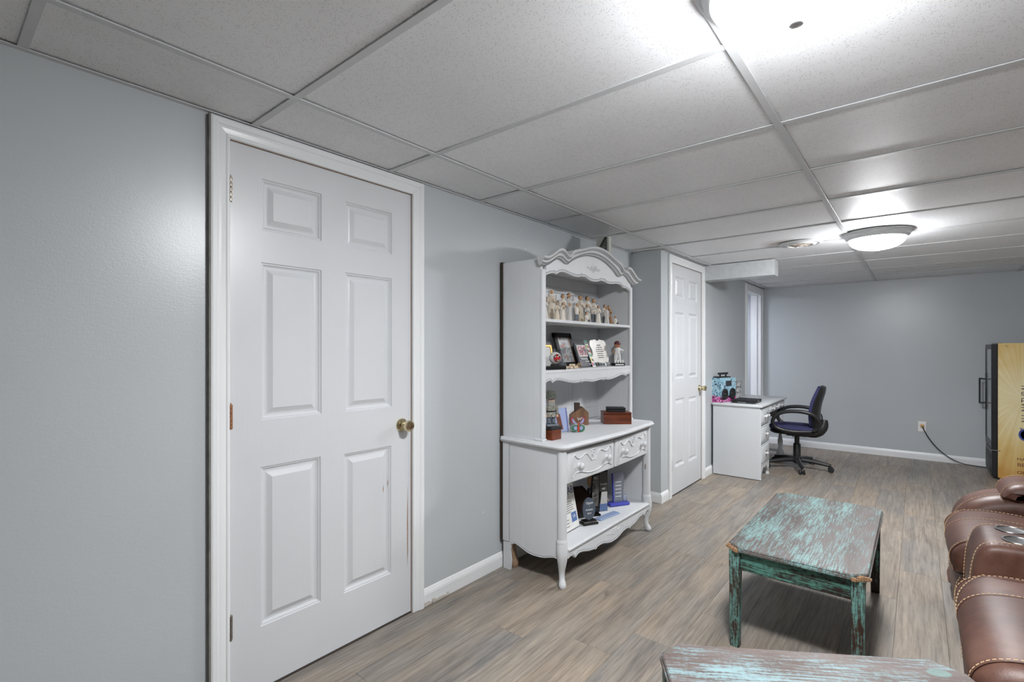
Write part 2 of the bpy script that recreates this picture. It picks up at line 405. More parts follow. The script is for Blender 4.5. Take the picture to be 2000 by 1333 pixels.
# ceiling: slab, tiles, tees
ce = struct('ceiling', MB().box(XL-.1, XR+.1, YF-.1, YB+.1, HC+.075, HC+.13), M('ceiling_void', (90, 90, 90), .9))
TX = [-1.583, -.395, .825, 2.045]; TY0 = .799
xs = [XL]+TX+[XR]; ys = [YF]+[TY0+.61*k for k in range(-9, 11)]+[YB]
def tile_mesh(wx, wy, sag, mat):
    nx, ny = (8, 5) if wx > .5 else (3, 5)
    mb = MB(); ph = random.random()*6
    def top(u, v):
        s = sag*(math.sin(PI*u)**.7)*(.55+.45*math.sin(PI*v))
        return Vector(((u-.5)*wx, (v-.5)*wy, .004-s))
    mb.grid(top, nx, ny)
    mb.grid(lambda u, v: Vector(((u-.5)*wx, (v-.5)*wy, .018)), 1, 1)
    for a in (0, 1):
        mb.grid(lambda u, v, a=a: Vector(((u-.5)*wx, (a-.5)*wy, .004+.014*v)), 1, 1)
        mb.grid(lambda u, v, a=a: Vector(((a-.5)*wx, (u-.5)*wy, .004+.014*v)), 1, 1)
    return mb.mesh('ceiling_tile', mat, True)
for i in range(len(xs)-1):
    for j in range(len(ys)-1):
        x0, x1, y0, y1 = xs[i], xs[i+1], ys[j], ys[j+1]
        if x1-x0 < .03 or y1-y0 < .03: continue
        if i == 0 and y0 >= YR-.02: x0 = XB
        if i == 0 and y0 < YR < y1: y1 = YR
        m = TILE
        if i == 1 and abs(y0-(TY0+.61*5)) < .1: m = TILES1     # rust-stained tile at the vent
        if i == 2 and abs(y0-(TY0+.61*9)) < .1: m = TILES2     # water-stained tile
        sag = random.uniform(.001, .006) if (i != 0) else 0
        put('ceiling_tile', tile_mesh(x1-x0-.004, y1-y0-.004, sag, m), m, ce, loc=((x0+x1)/2, (y0+y1)/2, HC+.001), rot=(random.uniform(-.003, .003), 0, 0))
        if i == 0 and ys[j] < YR < ys[j+1]:
            put('ceiling_tile', tile_mesh(TX[0]-XB-.004, ys[j+1]-YR-.004, 0, m), m, ce, loc=((TX[0]+XB)/2, (ys[j+1]+YR)/2, HC+.001))
for x in TX:
    put('main_tee', MB().box(x-.012, x+.012, YF, YB, HC-.003, HC+.001, .0005).box(x-.0015, x+.0015, YF, YB, HC+.001, HC+.04), TEE, ce)
for j, y in enumerate(ys[1:-1]):
    for i in range(len(xs)-1):
        a, b = xs[i]+(.012 if i else 0), xs[i+1]-.012
        if i == 0 and y > YR: a = XB
        if i == len(xs)-2: b = XR
        put('cross_tee', MB().box(a, b, y-.012, y+.012, HC-.002, HC+.0015, .0005).box(a, b, y-.0015, y+.0015, HC+.0015, HC+.03), TEE, ce)
def angle_trim(n, a, b, side):
    mb = MB()
    if side == 'x+': mb.box(a[0], a[0]+.02, a[1], b[1], HC-.003, HC).box(a[0], a[0]+.002, a[1], b[1], HC-.0, HC+.02)
    if side == 'x-': mb.box(a[0]-.02, a[0], a[1], b[1], HC-.003, HC).box(a[0]-.002, a[0], a[1], b[1], HC, HC+.02)
    if side == 'y-': mb.box(a[0], b[0], a[1]-.02, a[1], HC-.003, HC).box(a[0], b[0], a[1]-.002, a[1], HC, HC+.02)
    if side == 'y+': mb.box(a[0], b[0], a[1], a[1]+.02, HC-.003, HC).box(a[0], b[0], a[1], a[1]+.002, HC, HC+.02)
    struct('trim_%d' % n, mb, TEE)
angle_trim(1, (XL, YF), (XL, YR), 'x+'); angle_trim(2, (XB, YR), (XB, YB), 'x+'); angle_trim(3, (XL, YR), (XB, YR), 'y-')
angle_trim(4, (XB, YB), (XR, YB), 'y-'); angle_trim(5, (XR, YF), (XR, YB), 'x-'); angle_trim(6, (XL, YF), (XR, YF), 'y+')
# painted soffit box over the desk end of the wall
struct('trim_7', MB().box(XB, -1.01, 5.0, 5.17, 1.968, HC-.003, .002), M('soffit_paint', (196, 199, 201), .4))

# baseboards
BBP = [(0, 0), (.013, 0), (.013, .055), (.011, .066), (.007, .075), (.0035, .083), (0, .085)]   # (out, z)
def baseboard_y(name, x, y0, y1):
    mb = MB(); poly = [(x+o, z+.001) for o, z in BBP]; mb.prism(poly, y0, y1, 'Y')
    return struct(name, mb, TRIMW)
baseboard_y('baseboard_left', XL, 1.614, YR-.001)
baseboard_y('baseboard_left_near', XL, YF, .651)
baseboard_y('baseboard_bumpout', XB, 5.026, 6.55)
baseboard_y('baseboard_bumpout_near', XB, YR-.013, 4.10)
struct('baseboard_corner', MB().prism([(YR-o, z+.001) for o, z in BBP], XL+.013, XB+.0, 'X'), TRIMW)
struct('baseboard_back', MB().prism([(YB-o, z+.001) for o, z in BBP], XB, XR, 'X'), TRIMW)
# chipped plaster beside the door foot
ch = MB()
random.seed(3)
for k in range(9):
    y = 1.612+.17*k/9+random.uniform(-.004, .004); h = .012+.02*random.random()*(1-k/12)
    ch.box(XL+.0115, XL+.0155, y, y+.02, .001, .001+h, .001)
put('baseboard_chip', ch, M('broken_plaster', (196, 190, 182), .9, var=.3, nscale=200), bpy.data.objects['baseboard_left'], kind='stuff')
random.seed(11)

# ------------------------------------------------------------------ doors
CP = [(0, 0), (0, .010), (.004, .013), (.010, .0135), (.014, .011), (.020, .0125), (.030, .0145), (.038, .0150), (.043, .0185), (.058, .020), (.064, .018), (.066, .014), (.066, 0)]  # (across, out)
def casing(parent, xf, y0, y1, h, mat=TRIMW, left=True, right=True):
    def sec(pa, pb):
        n = len(pa); mb = MB(); A = [mb.bm.verts.new(p) for p in pa]; B = [mb.bm.verts.new(p) for p in pb]
        for i in range(n): mb.bm.faces.new((A[i], A[(i+1) % n], B[(i+1) % n], B[i]))
        mb.bm.faces.new(A); mb.bm.faces.new(B[::-1]); return mb
    if left: put('casing', sec([(xf+o, y0-a, .001) for a, o in CP], [(xf+o, y0-a, h+a) for a, o in CP]), mat, parent)
    if right: put('casing', sec([(xf+o, y1+a, .001) for a, o in CP], [(xf+o, y1+a, h+a) for a, o in CP]), mat, parent)
    put('casing', sec([(xf+o, y0-a+.0006, h+a) for a, o in CP], [(xf+o, y1+a-.0006, h+a) for a, o in CP]), mat, parent)
def six_panel(parent, xf, y0, y1, h, P):
    """door leaf whose face is at x = xf; P: list of panel rects (ya,yb,za,zb)"""
    g = .003; Y = sorted({y0+g, y1-g}|{v for p in P for v in p[:2]}); Z = sorted({.008, h-g}|{v for p in P for v in p[2:]})
    mb = MB(); vc = {}
    def V(y, z):
        k = (round(y, 4), round(z, 4))
        if k not in vc: vc[k] = mb.bm.verts.new((xf, y, z))
        return vc[k]
    for i in range(len(Y)-1):
        for j in range(len(Z)-1):
            cy, cz = (Y[i]+Y[i+1])/2, (Z[j]+Z[j+1])/2
            if any(p[0] < cy < p[1] and p[2] < cz < p[3] for p in P): continue
            mb.bm.faces.new((V(Y[i], Z[j]), V(Y[i+1], Z[j]), V(Y[i+1], Z[j+1]), V(Y[i], Z[j+1])))
    mb.box(xf-.035, xf-.0125, y0+g, y1-g, .008, h-g)
    e = [(y0+g, .008), (y1-g, .008), (y1-g, h-g), (y0+g, h-g)]
    for k in range(4):
        a, b = e[k], e[(k+1) % 4]
        mb.bm.faces.new([mb.bm.verts.new(q) for q in ((xf, a[0], a[1]), (xf, b[0], b[1]), (xf-.012, b[0], b[1]), (xf-.012, a[0], a[1]))])
    leaf = put('door_leaf', mb, DOORW, parent)
    prof = [(0, 0), (.003, -.005), (.007, -.005), (.010, -.009), (.015, -.012), (.022, -.012), (.027, -.0105), (.044, -.001), (.046, -.001)]
    for ya, yb, za, zb in P:
        mb = MB(); rings = []
        for ins, d in prof:
            rings.append([mb.bm.verts.new((xf+d, *q)) for q in ((ya+ins, za+ins), (yb-ins, za+ins), (yb-ins, zb-ins), (ya+ins, zb-ins))])
        for i in range(len(rings)-1):
            for k in range(4): mb.bm.faces.new((rings[i][k], rings[i][(k+1) % 4], rings[i+1][(k+1) % 4], rings[i+1][k]))
        mb.bm.faces.new(rings[-1]); put('door_panel', mb, DOORW, parent)
    return leaf
def hinge(parent, xf, y, z, mat):
    mb = MB()
    for k in range(5):
        mb.lathe([(.0062, -.045+k*.018+.0008), (.0065, -.045+k*.018+.002), (.0065, -.045+k*.018+.016), (.0062, -.045+k*.018+.0172)], 10, (xf+.006, y, z))
    mb.lathe([(.0001, .051), (.003, .050), (.004, .047), (.004, .045)], 10, (xf+.006, y, z))
    mb.box(xf-.0005, xf+.002, y, y+.010, z-.044, z+.044, .0005)
    put('hinge', mb, mat, parent, True)
def knob(parent, xf, y, z):
    k = put('door_knob', MB().lathe([(.0001, 0), (.0325, 0), (.0325, .003), (.029, .008), (.021, .010), (.0195, .012), (.0195, .022), (.0205, .026), (.0205, .029), (.012, .031), (.011, .034), (.018, .037), (.024, .042), (.0262, .050), (.0262, .061), (.0245, .066), (.021, .067), (.018, .064), (.006, .0635), (.0055, .066), (.0001, .066)], 32, (xf, y, z), 'X'), BRASS, parent, True, 35)
    return k
door1 = empty('door_1', (XL, .719, 0), kind='structure')
L1 = []; root_sub = Vector((XL, .719, 0))
def sub(objs_before, root):
    """move freshly made children from world coordinates into the frame of root"""
    for o in root.children:
        if o.type == 'MESH' and not o.get('_m'):
            o.data.transform(Matrix.Translation(-root.location)); o['_m'] = 1
    for o in root.children:
        if '_m' in o: del o['_m']
P1 = [(.835, 1.077, 1.740, 1.935), (1.187, 1.432, 1.735, 1.930), (.833, 1.077, 1.020, 1.618), (1.187, 1.431, 1.017, 1.622), (.831, 1.073, .240, .843), (1.180, 1.428, .232, .834)]
six_panel(door1, XL-.003, D1[0], D1[1], D1[2], P1); casing(door1, XL, *D1)
put('jamb_edge', MB().box(XL, XL+.019, .719-.0705, .719-.0665, .001, 2.108), M('unpainted_casing_edge', (128, 126, 120), .8, var=.2), door1)
put('jamb', MB().box(XL-.12, XL, D1[0]-.0, D1[0]+.0025, 0, 2.045).box(XL-.12, XL, D1[1]-.0025, D1[1], 0, 2.045).box(XL-.12, XL, D1[0], D1[1], 2.0425, 2.045), WORN, door1)
put('threshold', MB().box(XL-.12, XL-.001, D1[0]+.003, D1[1]-.003, -.004, .004), SUB, door1)
for z, m in ((1.865, NICKEL), (1.045, RUST), (.285, NICKEL)): hinge(door1, XL, D1[0]+.002, z, m)
knob(door1, XL-.003, 1.488, .925)
put('paint_chip', MB().prism([(1.384, .62), (1.387, .635), (1.386, .66), (1.382, .64)], XL-.0043, XL-.0040, 'X').prism([(1.410, .645), (1.413, .66), (1.412, .68), (1.409, .66)], XL-.0065, XL-.006, 'X').prism([(1.523, .24), (1.527, .3), (1.526, .5), (1.524, .62), (1.521, .45)], XL-.0028, XL-.0024, 'X'), RAW, door1)
sub(None, door1)
door2 = empty('door_2', (XB, 4.17, 0), kind='structure')
def rel(P, a, b, c, d): return [(a+(p[0]-.719)/(.828)*(b-a), a+(p[1]-.719)/(.828)*(b-a), p[2], p[3]) for p in P]
six_panel(door2, XB-.003, D2[0], D2[1], D2[2], rel(P1, D2[0], D2[1], 0, 0)); casing(door2, XB, *D2)
put('jamb', MB().box(XB-.11, XB, D2[0], D2[0]+.0025, 0, 2.04).box(XB-.11, XB, D2[1]-.0025, D2[1], 0, 2.04).box(XB-.11, XB, D2[0], D2[1], 2.0375, 2.04), WORN, door2)
put('threshold', MB().box(XB-.11, XB-.001, D2[0]+.003, D2[1]-.003, -.004, .004), SUB, door2)
for z in (1.80, 1.04, .27): hinge(door2, XB, D2[0]+.002, z, NICKEL)
knob(door2, XB-.003, 4.895, .905)
sub(None, door2)
door3 = empty('door_3', (XB, D3[0], 0), kind='structure')
casing(door3, XB, D3[0], 7.374, D3[2], right=False); 
put('casing', MB().box(XB, XB+.018, 7.374, 7.4395, .001, 2.106, .003), TRIMW, door3)
put('jamb', MB().box(XB-.13, XB, D3[0], D3[0]+.015, 0, 2.04).box(XB-.13, XB, D3[1]-.015, D3[1], 0, 2.04).box(XB-.13, XB, D3[0], D3[1], 2.025, 2.04), TRIMW, door3)
put('door_stop', MB().box(XB-.08, XB-.045, D3[1]-.027, D3[1]-.015, 0, 2.025, .002).box(XB-.08, XB-.045, D3[0]+.015, D3[0]+.027, 0, 2.025, .002), TRIMW, door3)
sub(None, door3)

# ================================================================== CEILING FITTINGS
def ceiling_light(x, y, label):
    t = empty('ceiling_light', (x, y, HC-.003), label=label, cat='light', group='domed flush ceiling lights')
    put('metal_ring', MB().lathe([(.205, 0), (.207, -.006), (.202, -.010), (.196, -.014), (.196, -.018), (.190, -.022), (.188, -.030), (.180, -.036), (.176, -.044), (.172, -.047), (.166, -.046), (.160, -.03), (.15, -.01)], 64), TEE, t, True)
    prof = [(.166*math.cos(a)**.8 if a < PI/2-.01 else .0001, -.044-.074*math.sin(a)) for a in [k*PI/2/9 for k in range(10)]]
    put('glass_dome', MB().lathe(prof, 40), mk_emit('lit_frosted_glass', (.965, .98, 1, 1), DOME) if 'lit_frosted_glass' not in bpy.data.materials else bpy.data.materials['lit_frosted_glass'], t, True, 60)
    put('finial', MB().lathe([(.0001, -.132), (.011, -.131), (.019, -.127), (.022, -.122), (.021, -.117), (.012, -.114)], 24), M('satin_white_finial', (196, 196, 200), .4), t, True)
    return t
ceiling_light(-.20, 1.20, 'large lit glass dome light on the ceiling at the top edge, nearest the camera')
ceiling_light(-.222, 4.345, 'small-looking lit glass dome light beside the round vent, near the far wall')
v = empty('ceiling_vent', (-.706, 4.40, HC-.003), label='round white ceiling air vent with rusty slotted centre beside the far dome light', cat='vent')
put('outer_ring', MB().lathe([(.148, 0), (.149, -.003), (.140, -.008), (.128, -.010), (.118, -.006), (.112, -.006), (.104, -.014), (.092, -.018), (.085, -.017), (.082, -.012), (.082, .0)], 48), TEE, v, True)
put('dark_throat', MB().lathe([(.0001, -.002), (.082, -.002), (.082, -.0005), (.0001, -.0005)], 32), M('dark_duct', (46, 40, 36), .8), v)
for i, (r0, zz) in enumerate(((.066, -.014), (.044, -.018))):
    put('louvre_ring', MB().lathe([(r0, zz), (r0+.012, zz+.004), (r0+.011, zz+.006), (r0-.002, zz+.002)], 36), M('rust_spotted_enamel', (196, 184, 170), .5, var=.35, nscale=60), v, True)
sp = MB()
for k in range(6):
    a = k*PI/3; sp.box(.012, .082, -.003, .003, -.016, -.011, mat=Matrix.Rotation(a, 4, 'Z'))
put('spoke', sp, M('rust_spotted_enamel'), v, kind='stuff'); put('centre_disc', MB().lathe([(.0001, -.024), (.014, -.023), (.022, -.018), (.022, -.014)], 24), M('rust_spotted_enamel'), v, True)
# ================================================================== HUTCH CABINET
cab = empty('hutch_cabinet', (-1.68, 2.765, 0), label='tall pale grey painted hutch cabinet with arched scalloped crown, open shelves and two drawers', cat='cabinet')
CY0, CY1, CM = 2.205, 3.325, 2.765           # left side, right side, middle
def sym(half):
    """half profile (d from middle, z), d decreasing to 0 -> full left-to-right list"""
    L = [(CM-d, z) for d, z in half]; R = [(CM+d, z) for d, z in reversed(half) if d > 1e-6]
    return L+R
# side panels with scalloped foot edge (outline in x,z), slightly recessed rails
def side_poly():
    lo = [(-1.885, .0), (-1.833, .0), (-1.828, .06), (-1.836, .11), (-1.826, .150), (-1.80, .163), (-1.77, .158), (-1.735, .145), (-1.70, .134), (-1.66, .130), (-1.60, .134), (-1.55, .148), (-1.52, .155), (-1.49, .150)]
    return lo+[(-1.49, .745), (-1.885, .745)]
for s, y in ((0, CY0), (1, CY1-.018)):
    wput('side_panel', MB().prism(side_poly(), y+.004*(1-s), y+.018-.004*s, 'Y'), CAB, cab)
    o = -.001 if not s else .018-.005
    wput('back_stile', MB().box(-1.886, -1.838, y+o, y+o+.006, .165, .745, .0015), CAB, cab)
    # moulded lip along the scallop
    pts = smooth_path([(x, y+(.004 if not s else .016), z+.003) for x, z in side_poly()[4:14]], 4)
    wput('edge_bead', MB().tube(pts, .0035, 6), CAB, cab, True)
wput('back_panel', MB().box(-1.884, -1.872, CY0+.02, CY1-.02, .10, .745), CAB, cab)
wput('unpainted_back_edge', MB().box(-1.902, -1.886, CY0-.004, CY1+.004, .16, 1.80), M('dark_hardboard', (58, 50, 42), .8), cab)
# rounded front corner posts + cabriole legs
for s, y, dy in ((0, CY0+.022, -1), (1, CY1-.022, 1)):
    wput('corner_post', MB().lathe([(.027, .262), (.027, .745)], 20, (-1.484, y, 0)).lathe([(.027, .236), (.031, .240), (.0315, .250), (.028, .256), (.0265, .262)], 20, (-1.484, y, 0)), CAB, cab, True)
    d = Vector((.72, dy*.69, 0))
    prof = [(.240, .000, .030), (.205, .004, .0315), (.170, .006, .030), (.13, .003, .024), (.095, -.003, .0185), (.065, -.004, .0155), (.042, .001, .0155), (.028, .008, .0185), (.014, .013, .0205), (.004, .014, .017), (0, .013, .012)]
    pts = [Vector((-1.484, y, z))+d*o for z, o, r in prof]
    sp_ = smooth_path([(*p, ) for p in pts], 3); rr = [v.x for v in smooth_path([(r, 0, 0) for z, o, r in prof], 3)]
    wput('front_leg', MB().tube(sp_, rr, 16), CAB, cab, True, 60)
for y, s in ((CY0+.04, 1), (CY1-.04, -1)):
    pts = smooth_path([(-1.862, y, .16), (-1.857, y+.004*s, .11), (-1.850, y+.010*s, .07), (-1.846, y+.016*s, .035), (-1.846, y+.018*s, .0)], 3)
    rr = [.030, .030, .03, .028, .026, .024, .022, .022, .024, .027, .028, .026, .02]
    wput('back_leg', MB().tube(pts, rr, 12), M('unpainted_tan_leg', (150, 124, 100), .7, var=.2), cab, True, label='unpainted tan back foot seen under the side')
# counter top with ogee edge and serpentine front
def top_outline(e):
    pts = [(-1.893, CY0-.012-e*.4), (-1.475, CY0-.024-e), (-1.452, CY0-.016-e), (-1.434, CY0+.012-e*.4)]
    n = 16
    for i in range(1, n):
        t = i/n; y = CY0+.012+(CY1-CY0-.024)*t
        x = -1.434+.026*math.sin(PI*t)**1.5+.008*math.sin(3*PI*t)**2*0
        pts.append((x+e, y))
    pts[3] = (-1.434+e, pts[3][1])
    pts += [(-1.434+e, CY1-.012+e*.4), (-1.452, CY1+.016+e), (-1.475, CY1+.024+e), (-1.893, CY1+.012+e*.4)]
    return pts
mb = MB(); rings = []
for e, z in ((-.012, .745), (-.006, .748), (0, .752), (.004, .758), (.004, .763), (-.001, .767), (-.004, .770), (-.004, .7735), (-.008, .777)):
    rings.append([mb.bm.verts.new((x, y, z)) for x, y in top_outline(e)])
for a, b in zip(rings, rings[1:]):
    for k in range(len(a)): mb.bm.faces.new((a[k], a[(k+1) % len(a)], b[(k+1) % len(a)], b[k]))
mb.bm.faces.new(rings[0]); mb.bm.faces.new(rings[-1]); wput('counter_top', mb, CAB, cab, True, 35)
# drawers
wput('drawer_rail', MB().box(-1.88, -1.478, CY0+.04, CY1-.04, .548, .560).box(-1.49, -1.474, CY0+.04, CY1-.04, .722, .745).box(-1.50, -1.468, CM-.010, CM+.010, .548, .745), CAB, cab)
def drawer(y0, y1):
    W, m = y1-y0, (y0+y1)/2
    mb = MB(); bow = lambda y: -1.468+.020*math.sin(PI*(y-CY0)/(CY1-CY0))
    Z = [.553, .556, .561, .715, .720, .724]; O = [-.012, -.003, 0, 0, -.003, -.012]
    Yk = [0, .004, .012]+[.012+(W-.024)*k/8 for k in range(1, 8)]+[W-.012, W-.004, W]; YO = [-.012, -.003, 0]+[0]*7+[0, -.003, -.012]
    g = [[mb.bm.verts.new((bow(y0+a)+min(o, p), y0+a, z)) for z, o in zip(Z, O)] for a, p in zip(Yk, YO)]
    for i in range(len(g)-1):
        for j in range(len(Z)-1): mb.bm.faces.new((g[i][j], g[i+1][j], g[i+1][j+1], g[i][j+1]))
    mb.box(-1.86, -1.483, y0+.01, y1-.01, .560, .715)
    d = wput('drawer', mb, CAB, cab, True, 25)
    P = lambda y, z, o=.0015: Vector((bow(m+y)+o, m+y, z))-Vector(cab.location)
    h = W/2-.045
    def carve(pts, r):
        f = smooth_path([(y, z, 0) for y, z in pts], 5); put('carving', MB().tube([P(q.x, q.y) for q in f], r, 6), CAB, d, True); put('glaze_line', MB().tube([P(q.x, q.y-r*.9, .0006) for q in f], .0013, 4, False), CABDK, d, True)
    for s in (1, -1):
        carve([(s*h*.18, .668), (s*h*.12, .655), (s*h*.06, .648), (0, .652)], .0035)
        carve([(s*h*.20, .672), (s*h*.30, .690), (s*h*.42, .694), (s*h*.58, .682), (s*h*.72, .678), (s*h*.84, .690), (s*h*.90, .702)], .0036)
        carve([(s*h*.88, .704), (s*h*.98, .695), (s*h*1.03, .670), (s*h*1.01, .635), (s*h*1.02, .610), (s*h*1.0, .588)], .0036)
        carve([(s*h*1.02, .582), (s*h*.94, .592), (s*h*.80, .602), (s*h*.55, .598), (s*h*.3, .585), (0, .580)], .0036)
        mb = MB(); c = P(s*h*.72, .638, 0)
        mb.lathe([(.017, 0), (.017, .003), (.009, .006), (.008, .012), (.014, .015), (.0175, .020), (.018, .026), (.014, .031), (.006, .034), (.0001, .0345)], 20, c, 'X')
        put('knob', mb, CAB, d, True)
    carve([(-.012, .682), (-.006, .694), (.006, .694), (.012, .682), (.0, .670), (-.012, .682)], .003)
    carve([(-.022, .70), (-.014, .708), (.014, .708), (.022, .70)], .003)
drawer(CY0+.05, CM-.009); drawer(CM+.009, CY1-.05)
# lower compartment
wput('lower_shelf', MB().box(-1.872, -1.462, CY0+.018, CY1-.018, .190, .206, .002), CAB, cab)
half = [(.515, .152), (.50, .160), (.472, .158), (.445, .136), (.436, .137), (.425, .146), (.40, .149), (.36, .143), (.30, .126), (.25, .119), (.235, .118), (.225, .111), (.215, .111), (.205, .119), (.175, .121), (.13, .118), (.08, .104), (.04, .096), (0, .094)]
bot = sym(half); top = [(y, .205) for y, z in bot]
wput('front_apron', MB().strip(top, bot, -1.474, -1.458, 'X').box(-1.474, -1.452, CY0+.045, CY1-.045, .192, .204, .003), CAB, cab)
wput('apron_bead', MB().tube([(-1.4575, y, z+.007) for y, z in bot], .0032, 6), CAB, cab, True)
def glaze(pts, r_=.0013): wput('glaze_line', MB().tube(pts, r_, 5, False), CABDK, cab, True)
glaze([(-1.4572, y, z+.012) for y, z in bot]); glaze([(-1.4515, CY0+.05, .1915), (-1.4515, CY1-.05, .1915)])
def foliage(parent, x, y, z, w_, h_, name='carved_spray'):
    mb = MB(); r = random.Random(5)
    for k in range(26):
        t = k/25-.5; a = r.uniform(-1.2, 1.2); yy = y+t*w_; zz = z+h_*(.5-abs(t))*r.uniform(-.8, .8)
        mb.sphere((0, 0, 0), 1, 8, 5, mat=Matrix.Translation((x, yy, zz)) @ Matrix.Rotation(a, 4, 'X') @ Matrix.Diagonal((.0025, .0035, .009, 1)))
    for k in range(5): mb.sphere((x, y+(k-2)*.012, z+.004*((k % 2)*2-1)), .0065, 8, 6, sx=.5)
    wput(name, mb, CAB, parent, True, kind='stuff')
foliage(cab, -1.458, CM, .155, .16, .05)
# hutch upper part
HF, HB, HB1 = -1.600, -1.888, 1.79
for s, y in ((0, CY0+.004), (1, CY1-.004-.018)):
    wput('hutch_side', MB().box(HB, HF-.012, y, y+.018, .777, 1.795, .0015), CAB, cab)
    ys_ = (y-.002) if not s else y-.016
    wput('front_stile', MB().box(HF-.016, HF, ys_, ys_+.036, .790, 1.735, .004, 2), CAB, cab)
    wput('stile_foot', MB().box(HF-.05, HF+.006, y-.006, y+.034-.010*s, .777, .790, .004, 2), CAB, cab)
bk = MB()
wput('hutch_back_rail', MB().box(HB+.012, HB+.022, CY0+.02, CY1-.02, 1.665, 1.70, .002).box(HB+.012, HB+.022, CY0+.02, CY1-.02, 1.355, 1.415, .002).box(HB+.012, HB+.022, CY0+.02, CY1-.02, .780, .86, .002), CAB, cab)
for k in range(3):
    a = CY0+.02+(CY1-CY0-.04)*k/3; b = CY0+.02+(CY1-CY0-.04)*(k+1)/3
    wput('back_board', MB().box(HB+.004, HB+.013, a+.0012, b-.0012, .777, 1.79, .001), CAB, cab)
wput('hutch_top', MB().box(HB, HF-.014, CY0+.02, CY1-.02, 1.775, 1.79), CAB, cab)
for z in (1.460, 1.168):
    wput('shelf', MB().box(HB+.01, HF-.002, CY0+.022, CY1-.022, z-.018, z+.0, .003, 2), CAB, cab)
SH1, SH2, SH0 = 1.460, 1.168, .777
# crown
ct = [(.594, 1.795), (.56, 1.796), (.53, 1.806), (.50, 1.822), (.467, 1.842), (.435, 1.858), (.405, 1.861), (.383, 1.852), (.366, 1.838), (.345, 1.832), (.325, 1.838), (.312, 1.856), (.29, 1.872), (.25, 1.882), (.2, 1.893), (.14, 1.912), (.08, 1.926), (.03, 1.932), (0, 1.933)]
cl = [(.58, 1.753), (.552, 1.752), (.525, 1.758), (.49, 1.772), (.455, 1.792), (.425, 1.806), (.395, 1.809), (.37, 1.802), (.35, 1.794), (.33, 1.790), (.31, 1.792), (.295, 1.800), (.275, 1.812), (.24, 1.828), (.19, 1.848), (.135, 1.864), (.08, 1.875), (.03, 1.879), (0, 1.880)]
T, B_ = sym(ct), sym(cl)
mb = MB(); secs = []
prof = [(0, HF-.012), (0, HF+.004), (.10, HF+.010), (.20, HF+.022), (.24, HF+.022), (.30, HF+.026), (.55, HF+.031), (.66, HF+.040), (.70, HF+.040), (.74, HF+.046), (.92, HF+.052), (1, HF+.050), (1, HF-.012)]
def lerp(a, b, t): return a+(b-a)*t
Tn = smooth_path([(y, z, 0) for y, z in T], 3); Bn = smooth_path([(y, z, 0) for y, z in B_], 3)
for t, x in prof:
    sc_ = 1+(x-HF)*.35
    secs.append([mb.bm.verts.new((x, CM+(lerp(b.x, a.x, t)-CM)*sc_, lerp(b.y, a.y, t))) for a, b in zip(Tn, Bn)])
n = len(Tn)
for i in range(len(secs)):
    a, b = secs[i], secs[(i+1) % len(secs)]
    for k in range(n-1): mb.bm.faces.new((a[k], a[k+1], b[k+1], b[k]))
for e in (0, n-1): mb.bm.faces.new([q[e] for q in secs])
wput('crown_moulding', mb, CAB, cab, True, 28)
vb = [(.522, 1.703), (.50, 1.711), (.47, 1.720), (.445, 1.724), (.43, 1.722), (.418, 1.719), (.405, 1.727), (.385, 1.736), (.36, 1.741), (.33, 1.741), (.29, 1.737), (.25, 1.731), (.21, 1.729), (.175, 1.731), (.155, 1.737), (.147, 1.744), (.138, 1.738), (.125, 1.739), (.10, 1.741), (.06, 1.729), (.03, 1.724), (0, 1.722)]
V_ = sym(vb); 
import bisect
def interp(L, y):
    for (a, za), (b, zb) in zip(L, L[1:]):
        if a <= y <= b: return za+(zb-za)*(y-a)/(b-a+1e-9)
    return L[-1][1]
Bl = sorted(B_)
wput('arched_frieze', MB().strip([(y, interp(Bl, y)+.02) for y, z in V_], V_, HF-.014, HF, 'X'), CAB, cab)
wput('frieze_bead', MB().tube([(HF+.0005, y, z+.008) for y, z in V_], .0036, 6), CAB, cab, True)
foliage(cab, HF+.001, CM, 1.80, .15, .06)
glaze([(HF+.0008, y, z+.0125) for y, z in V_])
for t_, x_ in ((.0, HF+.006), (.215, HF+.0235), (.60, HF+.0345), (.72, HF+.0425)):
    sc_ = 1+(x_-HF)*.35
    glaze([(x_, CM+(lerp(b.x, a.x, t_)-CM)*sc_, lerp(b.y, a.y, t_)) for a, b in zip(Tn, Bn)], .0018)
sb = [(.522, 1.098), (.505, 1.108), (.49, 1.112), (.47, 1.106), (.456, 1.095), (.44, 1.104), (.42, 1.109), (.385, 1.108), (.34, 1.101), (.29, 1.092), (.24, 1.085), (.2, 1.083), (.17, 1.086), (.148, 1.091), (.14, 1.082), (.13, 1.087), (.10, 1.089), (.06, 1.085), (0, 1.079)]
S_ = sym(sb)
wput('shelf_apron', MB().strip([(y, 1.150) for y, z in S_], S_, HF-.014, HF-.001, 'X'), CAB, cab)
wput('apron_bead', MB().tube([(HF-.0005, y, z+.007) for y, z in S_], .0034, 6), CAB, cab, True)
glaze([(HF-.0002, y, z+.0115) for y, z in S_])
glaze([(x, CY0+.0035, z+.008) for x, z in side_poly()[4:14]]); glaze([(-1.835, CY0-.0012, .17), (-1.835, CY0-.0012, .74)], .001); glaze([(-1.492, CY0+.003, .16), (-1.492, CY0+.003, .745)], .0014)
wput('hinge_mark', MB().box(-1.483, -1.478, CY1-.052, CY1-.044, .44, .475, .001), WORN, cab)

